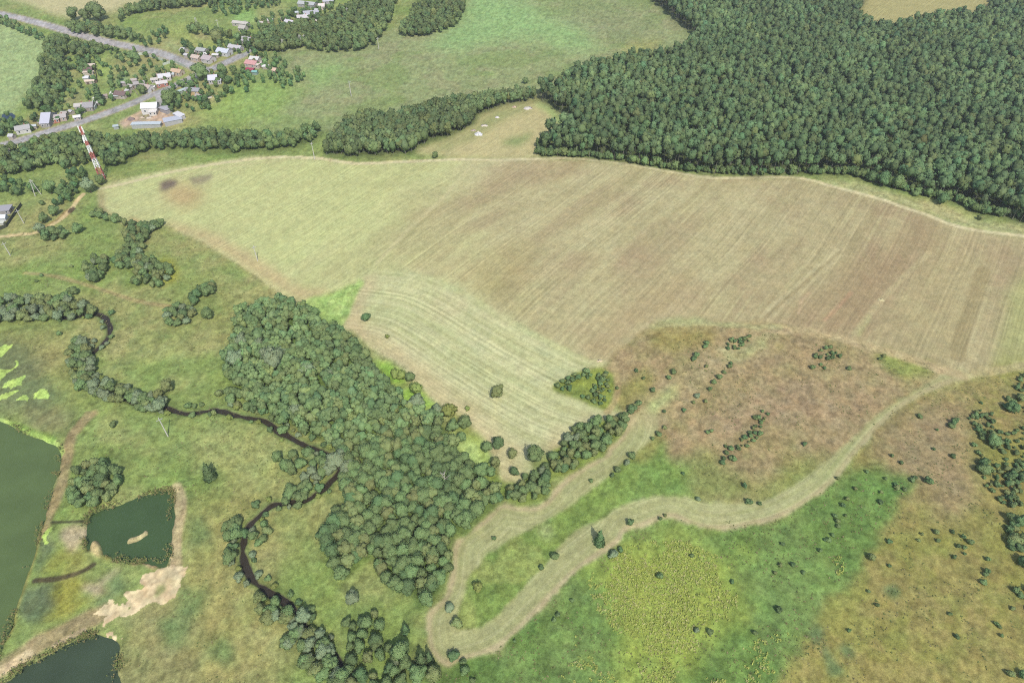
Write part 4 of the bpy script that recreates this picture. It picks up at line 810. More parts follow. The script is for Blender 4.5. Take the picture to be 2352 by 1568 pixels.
for pl, sp, th, s0, s1 in (([(2225, 950), (2290, 900), (2420, 880), (2420, 1420), (2330, 1380), (2290, 1330), (2320, 1260), (2290, 1180), (2255, 1110), (2235, 1040)], 2.7, 0.5, 0.4, 0.95), ([(2300, 1090), (2352, 1060), (2420, 1060), (2420, 1350), (2345, 1310), (2310, 1250), (2320, 1190)], 2.5, 0.46, 0.55, 1.1)):
    for x, y in scatter(W(pl), sp, 16):
        if fbm(np.array([x / 8]), np.array([y / 8]), 77, 2)[0] > th: plant('shrub', 'slope_scrub', x, y, random.uniform(s0, s1), ('large dense' if s1 > 1 else 'small sparse') + ' scrub bush on the olive slope right of the fields', 'bush', 'scrub on the olive slope')
# single trees and bushes
ONE = [
 ('tree', 'round_tree', 1141, 905, 15, 'lone dense dark tree in the middle of the pale mown field', None), ('tree', 'round_tree', 842, 732, 9, 'small round tree near the upper corner of pale field', None),
 ('lime', 'round_bush', 889, 773, 6, 'little yellow green bush below the small round tree', None), ('lime', 'round_bush', 1075, 939, 6, 'little olive bush near the pale field left edge', None),
 ('tree', 'round_tree', 1226, 1050, 19, 'big round tree at the head of the long hedge', None), ('tree', 'round_tree', 1146, 1021, 13, 'round tree at the pale field edge above the tip', 'trees around the pale field tip'),
 ('tree', 'round_tree', 1176, 1046, 12, 'round tree standing in the tip of pale field', 'trees in the pale field tip'), ('tree', 'round_tree', 1180, 1085, 11, 'round tree standing in the tip of pale field', 'trees in the pale field tip'),
 ('lime', 'edge_tree', 1030, 946, 17, 'olive green tree at the wood edge where grass turns bright', None), ('tree', 'edge_tree', 1040, 984, 13, 'tree on the bright grass margin beside the pale field', 'margin trees'), ('tree', 'edge_tree', 1069, 976, 15, 'tree on the bright grass margin beside the pale field', 'margin trees'),
 ('tree', 'edge_tree', 1060, 1009, 11, 'tree on the bright grass margin beside the pale field', 'margin trees'), ('tree', 'edge_tree', 1118, 1031, 12, 'tree on the bright grass margin beside the pale field', 'margin trees'), ('tree', 'edge_tree', 1138, 1066, 13, 'tree on the bright grass margin beside the pale field', 'margin trees'), ('tree', 'edge_tree', 1126, 1088, 12, 'tree on the bright grass margin beside the pale field', 'margin trees'),
 ('lime', 'edge_bush', 908, 862, 11, 'bush among vivid green grass at the wood edge', 'wood edge bushes'), ('lime', 'edge_bush', 925, 864, 12, 'bush among vivid green grass at the wood edge', 'wood edge bushes'), ('lime', 'edge_bush', 955, 896, 14, 'bush among vivid green grass at the wood edge', 'wood edge bushes'), ('tree', 'edge_bush', 942, 870, 10, 'bush among vivid green grass at the wood edge', 'wood edge bushes'),
 ('silver_shrub', 'pale_bush', 1034, 1392, 12, 'pale bush standing inside the bend of the mown strip', None), ('shrub', 'dark_bush', 1050, 1430, 12, 'dark bush on the inner edge of the strip bend', None), ('shrub', 'low_bush', 1043, 1503, 12, 'low bush standing on the cut grass at the strip turn', None),
 ('cone', 'slender_tree', 932, 1445, 9, 'slender tree alone between thicket and mown strip', None), ('lime', 'yellow_bush', 1099, 1346, 11, 'yellow green bush inside the loop of the strip', None), ('shrub', 'small_bush', 1135, 1236, 5, 'tiny bush on the upper arm of the mown strip', None),
 ('cone', 'conifer', 1376, 1243, 12, 'dark pointed tree standing on the lower mown strip', None), ('shrub', 'dark_bush', 1064, 1518, 8, 'dark bush touching the outer edge at the strip turn', None), ('tree', 'dark_tree', 1068, 1540, 12, 'dark tree just below the strip turn', None), ('shrub', 'dark_bush', 1086, 1562, 7, 'small dark bush under the strip turn near the frame edge', None),
 ('tree', 'dark_tree', 922, 1500, 24, 'large dark tree at the end of the thicket', None), ('cone', 'conifer', 970, 1518, 13, 'pointed dark tree in the pair left of the strip turn', 'pointed pair by the strip turn'), ('cone', 'conifer', 988, 1516, 12, 'pointed dark tree in the pair left of the strip turn', 'pointed pair by the strip turn'),
 ('tree', 'dark_tree', 962, 1548, 18, 'dark tree below the pointed pair', 'dark trees below the pointed pair'), ('tree', 'dark_tree', 1000, 1552, 20, 'dark tree below the pointed pair', 'dark trees below the pointed pair'), ('willow', 'pale_tree', 908, 1526, 12, 'pale tree beside the large dark thicket tree', None), ('willow', 'pale_tree', 812, 1374, 15, 'pale tree at the head of the thicket', None), ('willow', 'pale_tree', 790, 1560, 13, 'pale tree over the river at the frame edge', None),
 ('shrub', 'strip_bush', 1447, 1200, 8, 'dark bush on the outer edge of the lower strip', 'edge bushes of the lower strip'), ('shrub', 'strip_bush', 1516, 1190, 5, 'dark bush on the outer edge of the lower strip', 'edge bushes of the lower strip'), ('shrub', 'strip_bush', 1527, 1183, 5, 'dark bush on the outer edge of the lower strip', 'edge bushes of the lower strip'),
 ('shrub', 'loop_bush', 1274, 1277, 9, 'bush on the inner edge of the strip loop', 'inner loop bushes'), ('shrub', 'loop_bush', 1243, 1303, 6, 'bush on the inner edge of the strip loop', 'inner loop bushes'), ('silver_shrub', 'pale_bush', 1408, 1272, 11, 'pale grey bush just below the lower strip', None), ('shrub', 'dark_bush', 1425, 1263, 6, 'dark bush next to the pale grey bush', None),
 ('shrub', 'weed_bush', 1515, 1322, 8, 'dark bush standing among the yellow weeds', 'bushes among yellow weeds'), ('shrub', 'weed_bush', 1588, 1276, 5, 'dark bush standing among the yellow weeds', 'bushes among yellow weeds'), ('silver_shrub', 'pale_bush', 1599, 1446, 7, 'pale little bush below the yellow weeds', None), ('shrub', 'dark_bush', 1630, 1450, 7, 'dark little bush next to the pale one below weeds', None),
 ('tree', 'meadow_tree', 480, 726, 12, 'small lone tree right of the round meadow clump', None), ('cone', 'tall_bush', 484, 1092, 12, 'tall narrow bush alone on the valley meadow', None), ('tree', 'meadow_tree', 173, 672, 8, 'small tree beside the faint path near the river', None), ('tree', 'meadow_tree', 182, 530, 11, 'tree alone on the green slope below the footpath', None),
 ('willow', 'pale_tree', 96, 530, 12, 'pale tree beside the sandy footpath', None), ('tree', 'meadow_tree', 120, 440, 13, 'round dark tree between the tree belt and footpath', None), ('willow', 'pale_tree', 210, 436, 16, 'broad pale bush where footpath meets the field track', None), ('tree', 'meadow_tree', 235, 420, 9, 'round bush at the foot of the lattice mast', None),
 ('tree', 'meadow_tree', 105, 508, 9, 'tree above the footpath bend', 'trees above the footpath'), ('tree', 'meadow_tree', 128, 490, 9, 'tree above the footpath bend', 'trees above the footpath'), ('shrub', 'brown_bush', 99, 468, 7, 'brownish bush on the slope above the footpath', None), ('tree', 'river_tree', 388, 893, 13, 'green tree beside the river trees on the meadow', None), ('shrub', 'river_bush', 505, 905, 10, 'dark bush on the meadow above the river reach', None), ('shrub', 'river_bush', 262, 976, 9, 'flat bush on the meadow below the river trees', None),
 ('tree', 'far_tree', 172, 43, 12, 'tall tree beside the far cream field', 'tall trees by the cream field'), ('tree', 'far_tree', 200, 44, 12, 'tall tree beside the far cream field', 'tall trees by the cream field'), ('tree', 'far_tree', 228, 42, 15, 'tall tree beside the far cream field', 'tall trees by the cream field'),
 ('tree', 'village_tree', 512, 166, 11, 'round dark tree near the road junction', None), ('tree', 'village_tree', 467, 178, 14, 'broad dark tree opposite the road junction', None), ('tree', 'village_tree', 312, 138, 12, 'dark tree at the end of the pale fence', None), ('tree', 'village_tree', 502, 95, 14, 'low broad tree in the village field', None), ('tree', 'village_tree', 395, 238, 16, 'broad dark tree beside the sandy yard', None), ('cone', 'village_tree', 233, 232, 12, 'pointed tree in the garden by the road', None), ('tree', 'village_tree', 330, 212, 9, 'tree in front of the pinkish roofed house', None),
 ('tree', 'far_tree', 1420 - 420, 0 + 700 * 0 + 360, 7, 'bush on the track at the belt front', None),
 ('tree', 'edge_tree', 2055, 428, 13, 'tree stepping out of the forest edge above the field', 'forest edge trees'), ('tree', 'edge_tree', 2025, 420, 13, 'tree stepping out of the forest edge above the field', 'forest edge trees'), ('tree', 'edge_tree', 2000, 414, 10, 'tree stepping out of the forest edge above the field', 'forest edge trees'),
 ('shrub', 'field_bush', 2102, 446, 8, 'dark bush alone between forest and field track', 'bushes between forest and track'), ('tree', 'field_bush', 2160, 464, 12, 'broad bush with dark shade between forest and field track', None), ('shrub', 'field_bush', 2249, 502, 7, 'dark bush alone between forest and field track', 'bushes between forest and track'),
 ('tree', 'far_tree', 1207, 190, 6, 'small tree at the tip of the far belt', None)]
for kd, nm, px, py, r, lb, gp in ONE:
    at_px(kd, nm, px, py, r, lb, 'bush' if 'bush' in nm else 'tree', gp)
def singles(ox, oy, rows, kind, name, lb, gp):
    for r in rows: at_px(kind if len(r) < 4 else r[3], name, ox + r[0] / 4, oy + r[1] / 4, (r[2] if len(r) > 2 else 18) / 4, lb, 'bush', gp)
singles(1176, 784, [(1140, 270), (1205, 340), (1480, 285, 26), (1440, 335, 22), (1690, 125, 30), (1665, 160, 24), (1770, 45, 26), (1785, 15, 24), (1785, 230), (1290, 450, 22), (965, 430, 18)], 'shrub', 'meadow_bush', 'bush on the brown meadow above the faint mowing band', 'bushes above the mowing band')
singles(1176, 784, [(1995, 230, 22), (1945, 285), (1900, 330, 24), (1850, 375, 24), (1815, 435, 20), (1695, 500, 28, 'silver_shrub'), (1775, 550, 24), (1665, 560, 20), (1575, 630, 20), (1400, 645, 16), (2010, 205, 16)], 'shrub', 'meadow_bush', 'bush in the straight row along the faint mowing band', 'bush row along the mowing band')
singles(1176, 784, [(1160, 570, 28), (1095, 625, 36), (1130, 590, 24), (1085, 640, 26)], 'shrub', 'junction_bush', 'bush where the hedge and mowing bands meet', 'bushes at the band junction')
singles(1176, 784, [(1400, 790, 24), (1345, 850, 26), (1290, 895, 20), (1100, 1050, 34), (1055, 1110, 32, 'silver_shrub'), (965, 1180, 26), (920, 1230, 20)], 'shrub', 'strip_bush', 'bush on the green margin of the upper strip arm', 'margin bushes of the upper arm')
singles(1176, 784, [(1830, 820, 18), (1795, 835, 18), (1570, 1210, 16), (2135, 1325, 22), (1705, 1445, 24, 'silver_shrub'), (2175, 1470, 28), (2270, 1485, 18), (725, 1280, 16)], 'shrub', 'meadow_bush', 'small bush on the green hollow inside the strip curve', 'bushes inside the strip curve')
singles(1764, 784, [(740, 250, 20), (515, 245, 16), (1025, 160, 20), (1060, 135, 18), (330, 940, 20), (1135, 1050, 18), (1220, 1115, 20), (905, 1195, 22), (1075, 1260, 18), (635, 1255, 22), (1390, 690, 24), (1550, 810, 16), (1690, 1050, 24), (1520, 990, 16)], 'shrub', 'meadow_bush', 'small dark bush alone on the brown open meadow', 'lone bushes on the brown meadow')
singles(1764, 784, [(795, 1350), (725, 1445, 20), (685, 1505, 20), (1030, 1470, 24), (1035, 1385), (1180, 1340, 26), (1165, 1310, 20), (1460, 1280, 34), (1490, 1290, 26), (1320, 1270, 22), (1350, 1250, 20), (1250, 1360)], 'shrub', 'meadow_bush', 'small bush on the bright green grass below the strip end', 'bushes on bright green grass')
singles(1764, 784, [(1970, 1180, 62), (1960, 1120, 36), (2240, 620, 56), (2200, 600, 40), (2060, 930, 50), (2050, 870, 40), (2310, 520, 44), (2200, 530, 30), (1885, 950, 20), (1700, 745, 30), (1720, 715, 26), (1680, 775, 24), (1880, 690, 20), (1950, 680, 24)], 'shrub', 'slope_bush', 'larger dark bush on the olive slope', 'larger bushes on the olive slope')
singles(1764, 1176, [(2230, 60, 50), (2290, 90, 60), (2250, 250, 60), (2330, 240, 60), (2300, 330, 40), (2330, 450, 56), (2010, 540, 26), (1990, 570, 20), (2220, 1480, 34), (2330, 1490, 36), (2120, 1050, 20), (2140, 1130, 22), (2240, 880, 24), (2310, 760, 34), (2090, 1020, 22)], 'shrub', 'slope_bush', 'larger dark bush on the olive slope', 'larger bushes on the olive slope')
singles(1764, 1176, [(940, 415, 36), (1105, 265, 24), (1110, 490, 18), (1410, 200), (1690, 180), (1790, 225, 20), (1850, 275, 24), (1800, 320), (1705, 410, 20), (1800, 380, 16), (2010, 430, 22), (1665, 930, 18), (1730, 1140, 22), (1970, 640, 26), (740, 1080, 20), (920, 725, 16), (1000, 850, 22), (1740, 310, 20), (1540, 180, 30), (1560, 260), (1380, 255)], 'shrub', 'olive_bush', 'small bush on the olive yellow grassland', 'bushes on the olive grassland')
singles(1764, 1176, [(610, 30, 22), (630, 80, 22), (590, 210, 20), (550, 255, 22), (475, 350, 22), (130, 290), (110, 485, 22), (225, 475, 22), (320, 550, 20), (60, 555, 20), (95, 890, 28), (640, 130), (710, 30), (515, 250, 16)], 'shrub', 'meadow_bush', 'little dark bush on the lush green meadow below the strip', 'bushes on the lush meadow')
singles(1176, 1176, [(550, 810, 20), (420, 940, 20), (385, 990, 20), (2230, 1105, 22), (2020, 640, 20), (25, 1180), (1000, 350, 18)], 'shrub', 'meadow_bush', 'little dark bush on the lush green meadow below the strip', 'bushes on the lush meadow')
singles(0, 392, [(660, 880, 18), (340, 1015, 18), (385, 965, 14), (550, 1500, 22), (1555, 1190, 16), (1900, 1275, 18)], 'shrub', 'valley_bush', 'little bush alone on the valley meadow near the river', 'lone bushes of the valley meadow')
# low weeds and tussocks
def tufts(name, pts, n, size, h, mt, label, seed, tint_f):
    g = np.random.default_rng(seed); P = len(pts); z = hgt(pts[:, 0], pts[:, 1])
    c = np.repeat(np.column_stack([pts, z]), n, 0) + np.stack([g.normal(size=P * n) * size * 0.6, g.normal(size=P * n) * size * 0.6, g.uniform(0.1, 1, P * n) * h], 1)
    nr_ = np.stack([g.normal(size=P * n) * 0.6, g.normal(size=P * n) * 0.6, np.ones(P * n)], 1); nr_ /= np.linalg.norm(nr_, axis=1)[:, None]
    t = np.cross(nr_, g.normal(size=(P * n, 3))); t /= np.linalg.norm(t, axis=1)[:, None]; b = np.cross(nr_, t); s = size * g.uniform(0.5, 1.0, P * n)[:, None]
    q = np.stack([c - t * s, c - b * s * 0.7, c + t * s, c + b * s * 0.7], 1).reshape(-1, 3)
    tv = np.repeat(np.repeat(tint_f(g, P), n, 0) * g.uniform(0.75, 1.25, (P * n, 1)), 4, 0)
    nu = nr_ * 0.35 + np.array([0, 0, 0.65]); nu /= np.linalg.norm(nu, axis=1)[:, None]
    me = mesh_np(name, q, np.arange(len(q)).reshape(-1, 4), tv, nrm=np.repeat(nu, 4, 0)); me.materials.append(mt); return tag(link(bpy.data.objects.new(name, me)), label, kind='stuff')
M_weed = leaf_mat('weed_leaf', (1, 1, 1), 0.0, 0.2)
def g_edge(p, poly):
    d = np.full(len(p), 99.0)
    for k in range(0, len(poly), 2): d = np.minimum(d, np.hypot(p[:, 0] - poly[k, 0], p[:, 1] - poly[k, 1]))
    return 1 - np.clip(d / 7.0, 0, 1)
WP = []
for i, (pl, sp, th) in enumerate((([(1352, 1335), (1400, 1275), (1480, 1246), (1560, 1240), (1635, 1270), (1690, 1330), (1685, 1420), (1620, 1470), (1560, 1530), (1545, 1600), (1440, 1600), (1478, 1490), (1420, 1455), (1372, 1400)], 0.66, 0.35), ([(1240, 1600), (1290, 1540), (1370, 1500), (1400, 1540), (1480, 1560), (1480, 1610)], 0.9, 0.46), ([(1620, 1600), (1640, 1530), (1720, 1480), (1800, 1440), (1840, 1430), (1820, 1490), (1790, 1560), (1770, 1610)], 0.9, 0.47), ([(1905, 1300), (1925, 1275), (1940, 1300), (1930, 1325)], 0.9, 0.4), ([(1290, 1500), (1340, 1450), (1400, 1480), (1370, 1510)], 1.1, 0.55))):
    p = scatter(W(pl), sp, 200 + i, 1.0); p = p[0.6 * fbm(p[:, 0] / 7, p[:, 1] / 7, 205, 3) + 0.4 * fbm(p[:, 0] / 1.7, p[:, 1] / 1.7, 206, 2) > th + 0.16 * g_edge(p, W(pl))]; WP.append(p)
WP = np.concatenate(WP)
def wt(g, P): return np.where(g.random((P, 1)) < 0.55, lin((180, 194, 100)), np.where(g.random((P, 1)) < 0.4, lin((192, 194, 124)), lin((164, 184, 94)))) / KALB * 1.18
tufts('tall_weeds', WP, 4, 0.36, 0.4, M_weed, 'tall yellow green weeds covering the lower meadow', 301, wt)
TU = []
for i, (pl, sp, th) in enumerate((([(1000, 1560), (1172, 1470), (1392, 1268), (1540, 1190), (1780, 1195), (1910, 1115), (2080, 1110), (1950, 1326), (1785, 1600), (1000, 1600)], 1.7, 0.5), ([(2080, 930), (2352, 850), (2420, 850), (2420, 1610), (1800, 1610), (1955, 1330), (2085, 1115)], 1.9, 0.52), ([(1420, 900), (1640, 760), (2060, 820), (2190, 865), (1900, 1050), (1740, 1140), (1560, 1100), (1510, 990)], 2.2, 0.55), ([(-20, 560), (250, 520), (480, 580), (600, 690), (520, 850), (560, 930), (760, 1100), (560, 1200), (520, 1300), (600, 1450), (560, 1600), (280, 1600), (280, 1460), (410, 1380), (420, 1120), (170, 1180), (210, 960), (150, 900), (0, 780)], 2.2, 0.55))):
    p = scatter(W(pl), sp, 220 + i, 1.0); p = p[fbm(p[:, 0] / 6, p[:, 1] / 6, 225, 3) > th]; TU.append(p)
TU = np.concatenate(TU)
def tt(g, P): return np.where(g.random((P, 1)) < 0.6, lin((122, 142, 82)), np.where(g.random((P, 1)) < 0.6, lin((150, 150, 94)), lin((172, 168, 116)))) / KALB
tufts('grass_tussocks', TU, 3, 0.3, 0.2, M_weed, 'scattered grass tussocks and herbs on the rough meadows', 302, tt)
print('individual near wood', NI, 'forest', len(FPTS), 'nearwood', len(NW), 'weeds', len(WP), 'tussocks', len(TU), 'objs', len(bpy.data.objects))

# ------------------------------------------------------------------ village houses, sheds, fences, poles, mast
def C_(r, g, b): return tuple(np.clip(lin((r, g, b)) / KALB, 0, 0.85))
M_glass = paint('window_glass', (0.05, 0.06, 0.07), 0.15, 2, 0.2); M_door = paint('door_wood', (0.16, 0.10, 0.06), 0.8, 3, 0.3); M_brick = paint('chimney_brick', (0.32, 0.15, 0.11), 0.9, 6, 0.3); M_frame = paint('white_trim', (0.7, 0.7, 0.68), 0.7, 3, 0.1)
def house(px, py, w, d, h, rot, roofc, wallc, label, name='house', cat='house', pitch=0.55, flat=False, chim=True, wins=2):
    w *= 0.93; d *= 0.93; x, y, z = G1(px, py); rt = empty(name, (x, y, z), R(rot)); tag(rt, label, cat)
    mr_ = paint('roof_%d_%d_%d' % roofc, tuple(np.clip(np.array(C_(*roofc)) * 1.05, 0, 0.85)), 0.75, 1.2, 0.16, streak=True); mw = paint('wall_%d_%d_%d' % wallc, C_(*wallc), 0.9, 1.5, 0.15)
    a, b = w / 2, d / 2; rh = 0.25 if flat else b * pitch
    m = MB(); m.box(-a, a, -b, b, -0.6, h)
    if not flat:
        for sx in (-a, a): m.poly([(sx, -b, h), (sx, b, h), (sx, 0, h + rh - 0.05)], [(0, 1, 2) if sx > 0 else (0, 2, 1)])
    m.build('wall', mw, rt)
    o, t = 0.35, 0.14; m = MB()
    if flat: 
        m.poly([(-a - o, -b - o, h + .01), (a + o, -b - o, h + .01), (a + o, b + o, h + rh + .01), (-a - o, b + o, h + rh + .01), (-a - o, -b - o, h + t), (a + o, -b - o, h + t), (a + o, b + o, h + rh + t), (-a - o, b + o, h + rh + t)],
               [(0, 3, 2, 1), (4, 5, 6, 7), (0, 1, 5, 4), (1, 2, 6, 5), (2, 3, 7, 6), (3, 0, 4, 7)])
    else:
        sl = rh / b; e = h - o * sl
        for s in (-1, 1):
            m.poly([(-a - o, s * (b + o), e), (a + o, s * (b + o), e), (a + o, 0, h + rh), (-a - o, 0, h + rh), (-a - o, s * (b + o), e + t), (a + o, s * (b + o), e + t), (a + o, 0, h + rh + t), (-a - o, 0, h + rh + t)],
                   [(0, 1, 2, 3), (4, 5, 6, 7), (0, 1, 5, 4), (1, 2, 6, 5), (2, 3, 7, 6), (3, 0, 4, 7)])
    rf = m.build('roof', mr_, rt)
    if chim and not flat:
        m = MB(); m.box(a * 0.3, a * 0.3 + 0.6, 0.3, 0.9, h + rh * 0.5, h + rh + 0.8); m.build('chimney', M_brick, rf)
    for k in range(wins):
        wx = -a * 0.55 + k * a * 1.1 / max(1, wins - 1) if wins > 1 else 0
        m = MB(); m.box(wx - 0.5, wx + 0.5, -b - 0.05, -b + 0.05, h * 0.38, h * 0.38 + 1.1); wo = m.build('window', M_glass, rt)
        m = MB()
        for q in ((wx - 0.6, wx - 0.5, h * .38 - .1, h * .38 + 1.2), (wx + 0.5, wx + 0.6, h * .38 - .1, h * .38 + 1.2), (wx - 0.5, wx + 0.5, h * .38 - .1, h * .38), (wx - 0.5, wx + 0.5, h * .38 + 1.1, h * .38 + 1.2)): m.box(q[0], q[1], -b - 0.08, -b - 0.001, q[2], q[3])
        m.build('frame', M_frame, wo)
    if wins:
        m = MB(); m.box(a + 0.003, a + 0.06, -0.45, 0.45, -0.1, 2.0); m.build('door', M_door, rt)
    return rt
LG, PK, WHT, TAN, GRY, BRN = (196, 196, 198), (204, 186, 178), (226, 226, 224), (206, 182, 156), (172, 168, 168), (134, 112, 108)
